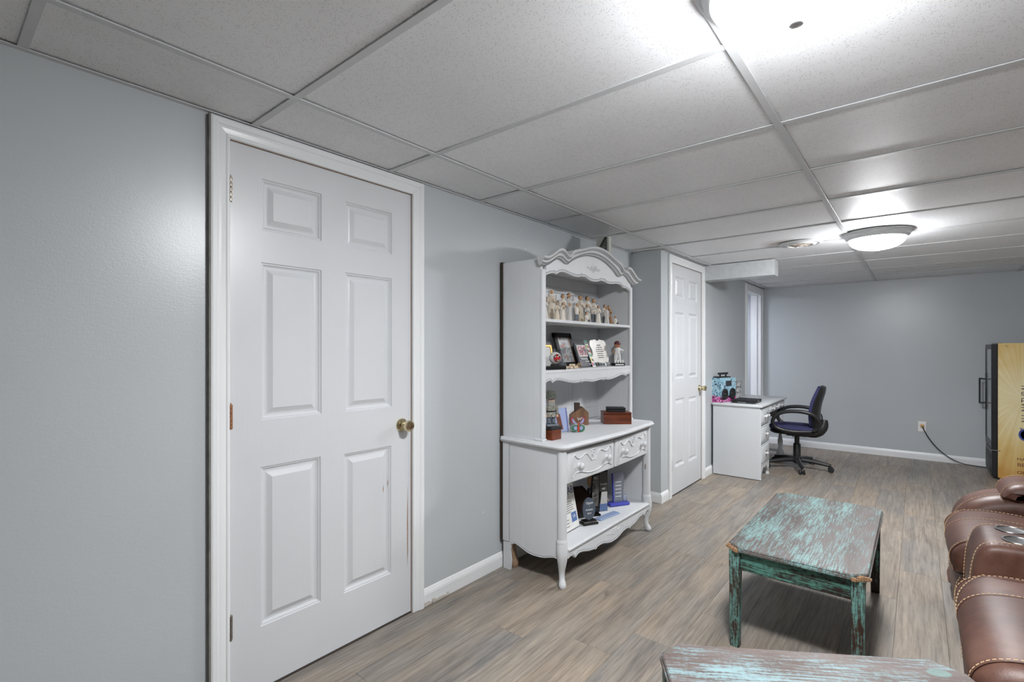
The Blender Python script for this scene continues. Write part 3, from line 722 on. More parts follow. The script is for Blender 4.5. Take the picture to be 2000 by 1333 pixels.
# ================================================================== FIGURINES ON THE TOP SHELF
SKIN = M('carved_tan_wood', (196, 156, 118), .7, var=.15, nscale=60); IVORY = M('ivory_resin', (226, 219, 208), .65, var=.08, nscale=50)
GREYR = M('grey_painted_resin', (112, 118, 126), .7, var=.15); TAN = M('brown_painted_resin', (150, 118, 90), .7, var=.2)
HAIR = {k: M('hair_'+k, c, .8, var=.2, nscale=90) for k, c in dict(brown=(104, 74, 52), dark=(62, 46, 36), grey=(120, 114, 106), tan=(168, 128, 90), white=(206, 198, 188)).items()}
GOLD = M('antique_gold', (190, 150, 82), .35, .7)
FACE = math.radians(-32)
ROBES = [IVORY, M('cream_resin', (214, 202, 182), .7, var=.1), M('pale_grey_resin', (200, 198, 194), .7, var=.08)]
fn_ = [0]
def figurine(x, y, h, label, robe=None, hair='brown', kind='robe', item=None, lean=0, rz=0, arms='chest', long_hair=False, top=SH1):
    t = empty('figurine', (x, y, top), FACE+rz, label=label, cat='figurine', group='carved figurines on the top shelf')
    u = h; L = Matrix.Rotation(lean, 4, 'X'); fn_[0] += 1
    if robe is None: robe = ROBES[fn_[0]*2 % 3] if kind == 'robe' else IVORY
    if kind == 'robe':
        mb = MB().lathe([(.148*u, 0), (.152*u, .012*u), (.142*u, .10*u), (.120*u, .30*u), (.098*u, .46*u), (.085*u, .56*u), (.100*u, .66*u), (.105*u, .73*u), (.085*u, .79*u), (.040*u, .825*u), (.03*u, .84*u), (.0001, .84*u)], 20, sy=1.0, sx=.80, mat=L)
        for k in range(5):
            a = -1.0+k*.5; mb.tube([(.118*u*math.cos(a), .145*u*math.sin(a), .01*u), (.085*u*math.cos(a), .105*u*math.sin(a), .38*u)], [.014*u, .004*u], 5, mat=L)
        put('robe', mb, robe, t, True, 50)
    elif kind == 'trousers':
        for s in (-1, 1):
            put('trouser_leg', MB().tube([(0, s*.055*u, 0), (0, s*.052*u, .22*u), (0, s*.04*u, .46*u)], [.052*u, .056*u, .062*u], 12, mat=L), GREYR, t, True)
        put('shirt', MB().lathe([(.09*u, .40*u), (.108*u, .42*u), (.10*u, .55*u), (.104*u, .68*u), (.10*u, .74*u), (.07*u, .79*u), (.03*u, .83*u), (.0001, .84*u)], 18, sy=1.05, sx=.75, mat=L), robe, t, True, 50)
    elif kind == 'seated':
        mb = MB().lathe([(.20*u, 0), (.21*u, .05*u), (.17*u, .2*u), (.15*u, .4*u), (.16*u, .55*u), (.10*u, .66*u), (.04*u, .70*u), (.0001, .7*u)], 18, sx=.85, mat=L)
        put('shirt', mb, robe, t, True, 50)
        put('leg', MB().tube([(.08*u, .08*u, .09*u), (.22*u, .16*u, .22*u), (.33*u, .2*u, .05*u)], [.09*u, .08*u, .06*u], 10), GREYR, t, True)
    hz = .895*u if kind != 'seated' else .82*u; hr = .073*u if kind != 'seated' else .12*u
    put('head', MB().sphere((.012*u, 0, hz), hr, 16, 12, sx=.92, sy=.86, sz=1.12, mat=L).tube([(0, 0, hz-hr*1.5), (.005*u, 0, hz-hr*.6)], hr*.42, 8, mat=L).sphere((.012*u+hr*.88, 0, hz-.1*hr), hr*.16, 6, 5, mat=L), SKIN, t, True)
    hb = MB().sphere((-.010*u, 0, hz+hr*.16), hr*1.06, 14, 10, sx=.95, sy=.95, sz=1.06, mat=L)
    if long_hair: hb.tube([(-.03*u, 0, hz+hr*.2), (-.055*u, 0, hz-hr), (-.05*u, 0, hz-hr*2.4)], [hr*.8, hr*.75, hr*.3], 10, mat=L)
    put('hair', hb, HAIR[hair], t, True)
    sh = .745*u if kind != 'seated' else .56*u; ay = .10*u if kind != 'seated' else .15*u
    for s in (-1, 1):
        if arms == 'chest': pts = [(0, s*ay, sh), (.03*u, s*(ay+.015*u), sh-.15*u), (.11*u, s*.05*u, sh-.12*u), (.125*u, s*.012*u, sh-.07*u)]
        elif arms == 'up': pts = [(0, s*ay, sh), (.05*u, s*(ay+.05*u), sh+.02*u), (.07*u, s*(ay+.01*u), sh+.15*u)]
        elif arms == 'reach': pts = [(0, s*ay, sh), (.12*u, s*(ay+.02*u), sh-.12*u), (.3*u, s*ay+.12*u, sh-.3*u)]
        else: pts = [(0, s*ay, sh), (.01*u, s*(ay+.03*u), sh-.18*u), (.03*u, s*(ay+.02*u), sh-.34*u)]
        put('arm', MB().tube(smooth_path(pts, 3), [.036*u-.0016*u*k for k in range(len(smooth_path(pts, 3)))], 8, mat=L), robe, t, True)
        e = pts[-1]; put('hand', MB().sphere(e, .024*u, 8, 6, mat=L), SKIN, t, True)
    if item == 'staff': put('staff', MB().tube([(.09*u, .13*u, .0), (.10*u, .125*u, .78*u)], .008*u, 6), TAN, t, True)
    if item == 'scarf':
        put('head_scarf', MB().lathe([(hr*1.25, hz-hr*1.7), (hr*1.2, hz-hr*.2), (hr*1.08, hz+hr*.7), (hr*.7, hz+hr*1.22), (.0001, hz+hr*1.36)], 16, (-.016*u, 0, 0), sx=.85), IVORY, t, True)
        put('staff', MB().tube([(.10*u, .12*u, .0), (.11*u, .115*u, .82*u)], .008*u, 6), TAN, t, True)
    if item == 'gold': put('held_bundle', MB().sphere((.12*u, 0, .70*u), .055*u, 10, 8, sz=1.2), GOLD, t, True)
    if item == 'heart': put('held_star', MB().sphere((.13*u, 0, .68*u), .032*u, 8, 6), M('red_paint', (170, 66, 60), .5), t, True)
    if item == 'baby': put('held_baby', MB().sphere((.12*u, 0, .70*u), .05*u, 10, 8, sy=1.5, sx=.8).sphere((.125*u, .075*u, .735*u), .034*u, 8, 6), IVORY, t, True)
    if item == 'flowers': put('red_ribbon', MB().tube([(.13*u, 0, .64*u), (.14*u, -.06*u, .56*u), (.13*u, -.12*u, .60*u)], .012*u, 6), M('red_paint'), t, True)
    return t
figurine(-1.68, 2.345, .131, 'figurine half hidden by the left edge of the top shelf', hair='tan')
figurine(-1.77, 2.535, .205, 'tallest figurine, in white headscarf holding a staff, at the left of the top shelf', item='scarf', hair='white')
figurine(-1.765, 2.658, .186, 'back row figurine of short-haired figure just right of the headscarf one', hair='grey')
figurine(-1.765, 2.732, .200, 'back row figurine with long dark hair raising hands to chin', hair='dark', long_hair=True, arms='up')
figurine(-1.765, 2.872, .194, 'back row figurine of brown-haired man holding white bundle', hair='tan', item='baby')
figurine(-1.765, 2.965, .197, 'back row figurine with dark grey hair embracing, right of centre', hair='dark')
figurine(-1.765, 3.050, .186, 'back row figurine in grey trousers carrying a child, right end of back row', hair='tan', kind='trousers', item='baby')
figurine(-1.665, 2.447, .112, 'front row figurine girl in cream dress beside the tall staff figure, arms at chest', hair='tan')
figurine(-1.665, 2.510, .113, 'front row figurine holding golden bundle at chest', hair='brown', item='gold')
figurine(-1.665, 2.585, .116, 'front row figurine in long cream robe with arms raised by face', hair='tan', arms='up', long_hair=True)
figurine(-1.665, 2.668, .119, 'front row figurine boy in white shirt and grey trousers', kind='trousers', hair='brown', arms='up')
figurine(-1.715, 2.755, .105, 'small brown robed figurine behind the boy in grey trousers', robe=TAN, hair='brown')
figurine(-1.705, 2.862, .128, 'mid row figurine hugging a small child, behind the seated child', hair='brown', item='baby')
figurine(-1.648, 2.757, .072, 'smallest figurine, seated child reaching forward at front centre', kind='seated', hair='brown', arms='reach')
figurine(-1.665, 2.941, .124, 'front row figurine girl in cream dress with red ribbon at her hands', hair='brown', item='flowers')
figurine(-1.660, 3.048, .122, 'front row figurine girl in pale robe near the right end', hair='tan', arms='down')
figurine(-1.715, 3.120, .148, 'dark-haired trousered figurine standing behind the pale girl at the right end', hair='dark', kind='trousers')
figurine(-1.705, 3.190, .145, 'tan robed long-haired figurine leaning in at the right end', robe=TAN, hair='brown', long_hair=True, lean=.12)
figurine(-1.650, 3.155, .066, 'tiny seated cream figurine low at the far right end', kind='seated', hair='tan')

# ================================================================== MIDDLE SHELF
def lean_frame(name, y0, y1, h, xb, xt, mat, label, cat, inner, inset=.016, th=.014, z=SH2, rz=0, root_x=None):
    """frame leaning back: bottom front at x=xb, top at x=xt"""
    m = (y0+y1)/2; W = y1-y0; a = math.atan2(xb-xt, h)
    t = empty(name, (xb, m, z), rz, label=label, cat=cat)
    R = Matrix.Translation((0, 0, th*math.sin(a)+.0005)) @ Matrix.Rotation(-a, 4, 'Y')
    L = h/math.cos(a)
    mb = MB()
    mb.box(-th, 0, -W/2, -W/2+inset, 0, L, .002, mat=R).box(-th, 0, W/2-inset, W/2, 0, L, .002, mat=R)
    mb.box(-th, 0, -W/2, W/2, 0, inset, .002, mat=R).box(-th, 0, -W/2, W/2, L-inset, L, .002, mat=R)
    put('frame', mb, mat, t); put('picture', MB().box(-th*.8, -th*.45, -W/2+inset*.8, W/2-inset*.8, inset*.8, L-inset*.8, mat=R), inner, t)
    return t, R, W, L
def photo_mat(name, cols, sc=14, bg=(200, 200, 200)):
    t = NT(name); n = t.noise(t.coord(rnd=False), sc*2, 3, .6, .6); k = len(cols)
    t.base(t.ramp(n, [(.30+.40*i/k, lin(c)) for i, c in enumerate(cols)], 'CONSTANT')); t.set(.15, spec=.5); return t.m
lean_frame('picture_frame', 2.50, 2.605, .145, -1.79, -1.815, GOLD, 'small gold picture frame mostly hidden at the left end of the middle shelf', 'picture frame', M('white_mount', (225, 222, 215), .5), .014)
t, R, W, L = lean_frame('picture_frame', 2.640, 2.845, .222, -1.755, -1.825, BLACKM, 'large black wooden photo frame leaning on the middle shelf', 'picture frame', photo_mat('pale_photo', [(196, 200, 202), (222, 222, 222), (176, 180, 184), (206, 150, 140)]), .030, .02)
put('inner_lip', MB().box(-.018, -.004, -W/2+.030, -W/2+.036, .03, L-.03, mat=R).box(-.018, -.004, W/2-.036, W/2-.030, .03, L-.03, mat=R), M('tan_lip', (150, 132, 112), .6), t)
t, R, W, L = lean_frame('picture_frame', 2.755, 2.925, .160, -1.685, -1.74, M('dark_slate_frame', (56, 58, 66), .45), 'dark memorial frame with small photo above white script lettering', 'picture frame', M('dark_slate_frame'), .006, .01)
put('photo_mount', MB().box(-.004, .0012, -W/2+.016, W/2-.048, .072, L-.02, mat=R), M('white_mount'), t)
put('photo', MB().box(-.001, .0018, -W/2+.022, W/2-.054, .078, L-.026, mat=R), photo_mat('memorial_photo', [(70, 74, 78), (140, 148, 150), (196, 64, 96), (214, 214, 214), (96, 100, 98)], 22), t)
WTXT = M('white_ink', (232, 232, 232), .6); KTXT = M('black_ink', (40, 38, 38), .6); BTXT = M('navy_ink', (46, 66, 116), .6)
def txt_on(parent, R, s, size, y, z, mat, x=.0022, name='lettering', sx=1):
    return text(name, s, size, mat, parent, R @ frame_mat((x, y, z), (0, 1, 0), (0, 0, 1)), font_scale_x=sx)
txt_on(t, R, 'Memories', .021, -.022, .055, WTXT); txt_on(t, R, 'forever', .017, .012, .037, WTXT); txt_on(t, R, 'Lynn', .019, .04, .018, WTXT)
# colour strip bookmark
t = empty('photo_strip', (-1.672, 2.905, SH2), label='narrow upright strip of small coloured pictures with teal top, between memorial frame and plaque', cat='photo strip')
R = Matrix.Rotation(-.40, 4, 'Y') @ Matrix.Rotation(.0, 4, 'X')
put('card', MB().box(-.002, 0, -.019, .019, 0.001, .196, mat=R), M('white_mount'), t)
put('teal_band', MB().box(0, .0006, -.019, .019, .178, .196, mat=R), M('teal_print', (64, 130, 118), .5), t)
cols = [(206, 60, 100), (214, 190, 60), (70, 150, 170), (60, 60, 64), (120, 170, 80), (190, 70, 60)]
for k in range(5):
    for j in range(2):
        put('picture_square', MB().box(0, .0006, -.016+j*.017, -.001+j*.017, .010+k*.032, .034+k*.032-.006*j, mat=R), M('strip_%d' % ((k+j*2) % 6), cols[(k+j*2) % 6], .4), t)
text('lettering', 'NEW', .010, KTXT, t, R @ frame_mat((.0006, 0, .171), (0, 1, 0), (0, 0, 1)))
# scalloped plaque on wire easel
t = empty('plaque', (-1.695, 3.045, SH2), math.radians(-6), label='cream scalloped plaque with printed verse on a small wire easel', cat='plaque')
R = Matrix.Translation((0, 0, .022)) @ Matrix.Rotation(-.26, 4, 'Y')
pq = [(0, .004), (.02, 0), (.045, .010), (.068, .004), (.088, .018), (.094, .045), (.084, .065), (.080, .085), (.086, .105), (.096, .125), (.092, .150), (.076, .166), (.052, .166), (.034, .172), (.016, .168), (0, .160)]
pq = pq+[(-a, b) for a, b in reversed(pq[1:-1])]
pq = [(v.x, v.y) for v in smooth_path([(a, b, 0) for a, b in pq], 2, True)]
put('plate', MB().prism(pq, -.008, 0, 'X', R), M('cream_ceramic', (206, 202, 196), .25, var=.03), t)
for i, s in enumerate(['MOM', 'A mother holds', 'her children hands', 'for just a little while', 'but their hearts', 'forever and ever', 'with all my love']):
    txt_on(t, R, s, .017 if i == 0 else .0105, .004, .128-i*.0145, KTXT, .0006)
es = MB()
for s in (-1, 1):
    es.tube(smooth_path([(.0, s*.05, .004), (.03, s*.052, .004), (.036, s*.052, .016), (.028, s*.052, .026), (.018, s*.052, .022), (.022, s*.052, .012)], 4), .0022, 6)
    es.tube([(0, s*.05, .004), (-.05, s*.03, .12)], .0022, 6); es.tube([(-.05, s*.03, .12), (-.075, s*.03, .003)], .0022, 6)
es.tube([(0, -.05, .004), (0, .05, .004)], .0022, 6); es.tube([(-.05, -.03, .12), (-.05, .03, .12)], .0022, 6)
put('wire_easel', es, CHROME, t, True)
# bobble-head ballplayer
t = empty('bobblehead', (-1.655, 3.195, SH2), FACE, label='bobblehead baseball player in white uniform and dark red cap on black base', cat='figurine')
put('base', MB().box(-.032, .032, -.045, .045, 0, .022, .003), BLACKG, t)
put('base_lettering', MB().box(.0322, .0326, -.034, .034, .006, .014), WTXT, t)
put('team_numerals', MB().box(.018, .024, -.035, -.022, .022, .040).box(.018, .024, -.015, -.002, .022, .044).box(.018, .024, .006, .019, .022, .040).box(.018, .024, .025, .036, .022, .042), WTXT, t)
UNI = M('white_uniform', (224, 224, 222), .5)
for s in (-1, 1):
    put('leg', MB().tube([(0, s*.017, .026), (0, s*.014, .055), (0, s*.010, .088)], [.009, .012, .014], 10), UNI, t, True)
    put('shoe', MB().sphere((.006, s*.018, .028), .011, 8, 6, sx=1.5, sz=.6), BLACKM, t, True)
    put('arm', MB().tube(smooth_path([(0, s*.022, .122), (.0, s*.036, .100), (.018, s*.034, .088 if s < 0 else .112)], 3), .0075, 8), UNI if s > 0 else M('tan_lip'), t, True)
put('jersey', MB().lathe([(.014, .078), (.022, .086), (.021, .105), (.025, .120), (.016, .130), (.007, .134), (.0001, .134)], 16, sx=.75), UNI, t, True)
put('belt', MB().lathe([(.0185, .083), (.0215, .084), (.0215, .088), (.0195, .088)], 16, sx=.78), M('red_paint'), t, True)
put('head', MB().sphere((0, 0, .150), .022, 16, 12, sz=1.1, sx=.95).sphere((.021, 0, .148), .004, 6, 5), M('bobble_skin', (176, 122, 92), .5), t, True)
put('cap', MB().lathe([(.0235, .153), (.0235, .160), (.019, .172), (.008, .178), (.0001, .178)], 16).sphere((.022, 0, .156), .016, 12, 6, sz=.14), M('dark_red_cap', (86, 34, 36), .5), t, True)
# baseball in display case
t = empty('display_case', (-1.675, 2.385, SH2), FACE*.6, label='clear display box with black base holding a baseball', cat='display case')
put('base', MB().box(-.062, .062, -.078, .078, 0, .022, .004), BLACKG, t)
gl = MB()
for a in ((-.055, -.0525), (.0525, .055)): gl.box(*a, -.070, .070, .022, .122)
for a in ((-.070, -.0675), (.0675, .070)): gl.box(-.0525, .0525, *a, .022, .122)
gl.box(-.055, .055, -.070, .070, .1195, .122); put('clear_cover', gl, mk_glass('clear_acrylic', (.97, .98, .99), .03, .01, 1.25), t)
put('ball_stand', MB().lathe([(.018, .022), (.014, .028), (.016, .034)], 16, (.005, .02, 0)), BLACKG, t, True)
b = empty('baseball', (-1.675+.03, 2.385+.012, SH2+.068), FACE, label='white commemorative baseball with red and black print inside the clear box', cat='ball')
put('ball', MB().sphere((0, 0, 0), .036, 24, 16), M('white_leather', (226, 222, 214), .5), b, True)
put('printed_disc', MB().lathe([(.0235, .0275), (.024, .0282), (.014, .0338), (.0001, .0364)], 20, axis='X'), photo_mat('ball_print', [(24, 24, 26), (190, 36, 40), (40, 36, 36), (200, 190, 180)], 30), b, True)
put('red_spot', MB().sphere((.0345, -.006, .004), .008, 10, 8, sx=.4), M('bright_red', (200, 40, 44), .4), b, True)
# bead garland
t = empty('bead_garland', (-1.640, 2.585, SH2), label='coiled natural wooden bead garland with jute tassel in front of the frames', cat='garland')
WB = M('natural_beads', (220, 202, 176), .6); r_ = random.Random(4)
for k in range(16):
    a = k*.78; q = .012+.0028*k
    put('bead', MB().sphere((0, 0, 0), .0085, 10, 8), WB, t, True, loc=(q*math.cos(a)*.6, q*math.sin(a)*1.1-.01, .0085+(.013 if k < 5 else 0)))
tm = MB()
for k in range(40):
    a = r_.uniform(-.9, .9); b_ = r_.uniform(-.6, 1.2); tm.tube([(0, .03, .012), (.012*math.sin(a), .05+.01*b_, .016+.012*b_), (.022*math.sin(a), .07+.012*math.cos(a), .012+.02*b_)], .0010, 3, False)
put('jute_tassel', tm, M('jute', (176, 150, 116), .9), t, kind='stuff')

# ================================================================== ON THE COUNTER
CT = .777
# small wooden block + nutcracker
t = empty('wooden_box', (-1.612, 2.305, CT), math.radians(-5), label='small mahogany block under the nutcracker', cat='box')
put('body', MB().box(-.045, .045, -.040, .040, 0, .056, .002), MAHOG, t)
put('lid_plate', MB().box(-.047, .047, -.043, .043, .0565, .0745, .003), BLACKM, t)
t = empty('nutcracker', (-1.612, 2.308, CT+.0745), FACE, label='bearded soldier nutcracker in grey camouflage with furry grey hat', cat='nutcracker')
CAMO = photo_mat('grey_camouflage', [(84, 86, 80), (150, 150, 140), (110, 110, 100), (190, 188, 178), (64, 64, 60)], 45)
put('base', MB().box(-.030, .030, -.036, .036, 0, .012, .002), GREYR, t)
for s in (-1, 1):
    put('boot', MB().lathe([(.013, .012), (.0135, .03), (.012, .052)], 12, (0, s*.0145, 0)).sphere((.008, s*.0145, .018), .011, 8, 6, sx=1.4, sz=.6), M('grey_boot', (96, 104, 114), .5), t, True)
    put('arm', MB().tube([(0, s*.033, .112), (0, s*.038, .085), (.006, s*.035, .062)], [.011, .0095, .008], 10), CAMO, t, True)
    put('hand', MB().sphere((.008, s*.034, .056), .0085, 8, 6), M('nut_skin', (206, 160, 136), .5), t, True)
put('coat', MB().lathe([(.030, .052), (.030, .060), (.024, .085), (.027, .110), (.024, .120), (.012, .124), (.0001, .124)], 20, sx=.85), CAMO, t, True)
put('belt', MB().lathe([(.0262, .080), (.0272, .081), (.0272, .087), (.0258, .088)], 20, sx=.86), BLACKM, t, True)
put('head', MB().lathe([(.016, .124), (.0205, .130), (.0215, .150), (.0195, .166), (.0001, .168)], 18, sx=.95), M('nut_skin'), t, True)
put('nose', MB().sphere((.021, 0, .146), .004, 8, 6), M('nut_skin'), t, True)
for s in (-1, 1): put('eye', MB().sphere((.0195, s*.008, .152), .0026, 6, 5), BLACKG, t, True)
bd = MB(); hb = MB(); r_ = random.Random(9)
for k in range(60):
    a = r_.uniform(-1.1, 1.1); z = r_.uniform(.120, .138); bd.sphere((.019*math.cos(a), .019*math.sin(a), z), .0055, 5, 4, sz=1.6)
put('beard', bd, M('grey_beard', (150, 148, 142), .9), t, True, kind='stuff')
for k in range(150):
    a = r_.uniform(0, 2*PI); z = r_.uniform(.158, .194); q = .026*(1 if z < .185 else .75); hb.sphere((q*math.cos(a), q*math.sin(a), z), .0065, 5, 4, sz=1.3)
hb.lathe([(.025, .156), (.027, .17), (.025, .192), (.015, .200), (.0001, .201)], 14)
put('fur_hat', hb, M('grey_fur', (92, 94, 88), .95, var=.4, nscale=150), t, True, kind='stuff')
# blue edged glass frame
t = empty('picture_frame', (-1.705, 2.525, CT), math.radians(-38), label='small blue-edged glass frame with a brown picture leaning behind the nutcracker', cat='picture frame')
R = Matrix.Rotation(-.30, 4, 'Y')
BG = mk_glass('pale_blue_glass', (.62, .70, .95), .05, .55)
put('glass_plate', MB().box(-.010, 0, -.060, .060, .002, .150, .004, mat=R), BG, t)
put('picture', MB().box(.0003, .004, .004, .032, .012, .110, .001, mat=R @ Matrix.Rotation(.15, 4, 'X')), MAHOG, t)
put('blue_edge', MB().box(-.011, .001, .058, .064, .002, .152, .002, mat=R), M('blue_trim', (110, 124, 190), .2), t)
# small translucent grey upright shape
t = empty('grey_upright_shape', (-1.755, 2.655, CT), math.radians(-30), label='small translucent grey upright shape behind the counter items', cat='award')
put('body', MB().prism([(-.035, 0), (.035, 0), (.035, .05), (.022, .085), (.02, .11), (.0, .085), (-.02, .095), (-.035, .06)], -.008, .008, 'X'), mk_glass('translucent_grey', (.62, .64, .68), .05, .6), t)
# wooden house
t = empty('wooden_house', (-1.76, 2.845, CT), math.radians(-42), label='brown wooden house block with square chimney', cat='ornament')
put('house', MB().prism([(-.062, 0), (.062, 0), (.062, .085), (.02, .125), (-.062, .070)], -.02, .02, 'X'), CEDAR, t)
put('chimney', MB().box(-.015, .015, -.030, .004, .095, .150, .001), M('dark_brown_wood', (66, 48, 38), .6), t)
text('white_script', 'love', .032, WTXT, t, frame_mat((.0204, .012, .048), (0, 1, .25), (0, -.25, 1)))
# butterfly
t = empty('butterfly_ornament', (-1.632, 2.612, CT), math.radians(-38), label='red and blue glass butterfly on a round painted holder', cat='ornament')
put('holder', MB().lathe([(.0001, -.035), (.034, -.035), (.036, -.030), (.036, .030), (.034, .035), (.0001, .035)], 24, (0, -.012, .036), 'X').lathe([(.0001, -.035), (.030, -.035), (.032, .030), (.030, .035), (.0001, .035)], 24, (0, .034, .033), 'X'), M('milky_glass', (176, 188, 180), .2), t, True)
def wing(poly, x, mat, nm): put(nm, MB().prism([(v.x, v.y) for v in smooth_path([(a, b, 0) for a, b in poly], 3, True)], x, x+.004, 'X'), mat, t)
RD, BLW, GRN = M('red_glass', (160, 66, 74), .2), M('lavender_glass', (156, 164, 202), .15), M('green_glass', (62, 116, 84), .2)
for s in (-1, 1):
    wing([(s*.004, .066), (s*.020, .085), (s*.050, .125), (s*.062, .118), (s*.056, .085), (s*.040, .066), (s*.02, .062)], .030, RD, 'upper_wing')
    wing([(s*.012, .072), (s*.024, .085), (s*.046, .112), (s*.052, .106), (s*.046, .082), (s*.034, .070)], .0345, BLW, 'wing_pane')
    wing([(s*.004, .052), (s*.030, .058), (s*.052, .046), (s*.054, .022), (s*.034, .004), (s*.012, .010)], .0365, GRN, 'lower_wing')
    wing([(s*.012, .046), (s*.030, .050), (s*.040, .038), (s*.030, .020), (s*.014, .022)], .041, BLW, 'wing_pane')
    put('antenna', MB().tube([(.036, 0, .07), (.038, s*.010, .095), (.038, s*.018, .104)], .0012, 6), BLACKM, t, True)
put('body', MB().tube([(.043, 0, .004), (.044, 0, .03), (.042, 0, .055), (.040, 0, .072)], [.006, .009, .006, .004], 10), M('orange_red_glass', (196, 66, 50), .2), t, True)
put('head', MB().sphere((.041, 0, .076), .006, 8, 6), GOLD, t, True)
t.scale = (.76, .76, .76)
# mahogany box with black case on top
t = empty('wooden_box', (-1.610, 3.085, CT), math.radians(40), label='large mahogany keepsake box at the right end of the counter', cat='box')
put('body', MB().box(-.094, .094, -.062, .062, 0, .066, .002), MAHOG, t); put('lid', MB().box(-.095, .095, -.063, .063, .067, .080, .002), MAHOG, t)
t = empty('black_case', (-1.614, 3.090, CT+.080), math.radians(38), label='flat black case lying on the mahogany keepsake box', cat='case')
put('bottom', MB().box(-.062, .062, -.042, .042, 0, .016, .003), BLACKM, t); put('lid', MB().box(-.062, .062, -.042, .042, .017, .029, .003), BLACKM, t)

# ================================================================== AWARDS IN THE LOWER COMPARTMENT
LS = .206
t = empty('certificate', (-1.585, 2.475, LS), math.radians(2), label='framed white certificate with blue letters AB leaning at the left of the lower compartment', cat='certificate')
R = Matrix.Rotation(-.20, 4, 'Y')
put('frame', MB().box(-.012, -.001, -.105, .105, .0025, .270, .001, mat=R), BLACKM, t); put('sheet', MB().box(-.001, .0008, -.101, .101, .007, .266, mat=R), M('white_paper', (226, 226, 222), .5), t)
txt_on(t, R, 'AB', .062, .062, .228, BTXT, .0012, sx=.9)
for i, wd in enumerate([.10, .13, .12, .14, .12, .09]):
    put('printed_line', MB().box(.0008, .0012, .01-wd/2, .01+wd/2-.02*(i % 2), .165-.012*i, .168-.012*i, mat=R), KTXT, t)
put('blue_seal', MB().box(.0008, .0014, .030, .088, .045, .100, mat=R), M('denim_blue_print', (88, 116, 166), .5), t)
txt_on(t, R, '14', .03, .058, .075, WTXT, .0018)
for i in range(3): put('printed_line', MB().box(.0008, .0012, -.08, .0, .03+.018*i, .033+.018*i, mat=R), KTXT, t)
t = empty('octagonal_plaque', (-1.675, 2.700, LS), math.radians(-22), label='glossy black octagonal plaque standing behind the oval award', cat='plaque')
oc = [(.105*math.cos(PI/8+k*PI/4), .100+.100*math.sin(PI/8+k*PI/4)/math.sin(3*PI/8)) for k in range(8)]
put('plate', MB().prism(oc, -.010, .010, 'X', Matrix.Rotation(-.1, 4, 'Y')), BLACKG, t)
put('wood_face', MB().prism([(a*.86, .100+(b-.100)*.86) for a, b in oc], .0105, .0125, 'X', Matrix.Rotation(-.1, 4, 'Y')), M('dark_mahogany_face', (34, 18, 14), .2), t)
t = empty('oval_award', (-1.570, 2.655, LS), math.radians(-28), label='dark grey oval award with white lettering on a stepped black base', cat='award')
put('base', MB().box(-.030, .030, -.052, .052, 0, .014, .002).box(-.022, .022, -.044, .044, .014, .026, .002), BLACKG, t)
put('silver_band', MB().box(-.024, .024, -.046, .046, .0145, .0185, .0005), NICKEL, t)
put('oval_plate', MB().prism([(.044*math.cos(a), .094+.068*math.sin(a)) for a in [k*PI/16 for k in range(32)]], -.006, .006, 'X'), M('slate_grey_gloss', (88, 96, 108), .2), t)
R = Matrix.Identity(4)
for i, (s, z) in enumerate((('TEAM', .128), ('*', .108), ('AWARD', .088), ('2014', .066))): txt_on(t, R, s, .020 if i == 0 else .014, 0, z, WTXT, .0065)
t = empty('tower_award', (-1.625, 2.815, LS), math.radians(-30), label='tall narrow black marbled award with slanted top, left of the blue-footed one', cat='award')
put('base', MB().box(-.028, .028, -.034, .034, 0, .012, .001), BLACKG, t)
put('tower', MB().prism([(-.030, .012), (.030, .012), (.036, .268), (-.012, .268), (-.020, .20)], -.009, .009, 'X'), BLACKG, t)
put('marbled_face', MB().prism([(-.024, .060), (.026, .060), (.031, .258), (-.009, .258), (-.016, .20)], .0092, .0108, 'X'), photo_mat('grey_marble', [(60, 60, 58), (112, 110, 104), (82, 80, 78), (150, 148, 142)], 18), t)
t = empty('tower_award', (-1.625, 2.925, LS), math.radians(-30), label='tall black award with pale plate and blue lower block', cat='award')
put('tower', MB().prism([(-.034, .0), (.034, .0), (.034, .272), (-.034, .272)], -.010, .008, 'X'), BLACKG, t)
put('grey_face', MB().box(.0082, .0095, -.028, .030, .135, .262), M('brushed_dark_grey', (92, 90, 88), .35, .4), t)
put('pale_plate', MB().prism([(-.022, .050), (.031, .050), (.031, .130), (-.012, .130)], .0082, .0098, 'X'), M('pale_satin_plate', (196, 196, 192), .4), t)
put('blue_block', MB().box(.0082, .0102, -.026, .031, .004, .050), M('steel_blue', (96, 118, 160), .35), t)
R = Matrix.Identity(4); txt_on(t, R, 'Summit', .016, .002, .182, WTXT, .0100); txt_on(t, R, 'VIP', .018, .002, .150, WTXT, .0100)
t = empty('blue_glass_plate', (-1.545, 2.845, LS), math.radians(-90+82), label='flat pale blue glass plate lying in front of the two tall awards', cat='plate')
put('plate', MB().box(-.026, .026, -.105, .105, 0, .010, .004), mk_glass('light_blue_glass', (.45, .58, .86), .05, .6), t)
t = empty('crystal_award', (-1.605, 3.105, LS), math.radians(-30), label='clear crystal award engraved, standing on a royal blue glass base', cat='award')
put('blue_base', MB().box(-.034, .034, -.078, .078, 0, .022, .005), mk_glass('royal_blue_glass', (.10, .12, .62), .04, .7), t)
put('crystal_plate', MB().prism([(-.038, .022), (.034, .022), (.046, .228), (-.046, .222)], -.009, .009, 'X'), mk_glass('engraved_crystal', (.70, .74, .82), .05, .22), t)
put('blue_edge', MB().prism([(-.0385, .022), (-.032, .022), (-.040, .222), (-.0465, .222)], -.0095, .0095, 'X'), mk_glass('royal_blue_glass_edge', (.16, .18, .66), .04, .7), t)
for k in range(5): put('engraved_line', MB().box(.0091, .0094, -.025, .02, .06+.025*k, .064+.025*k), WTXT, t)
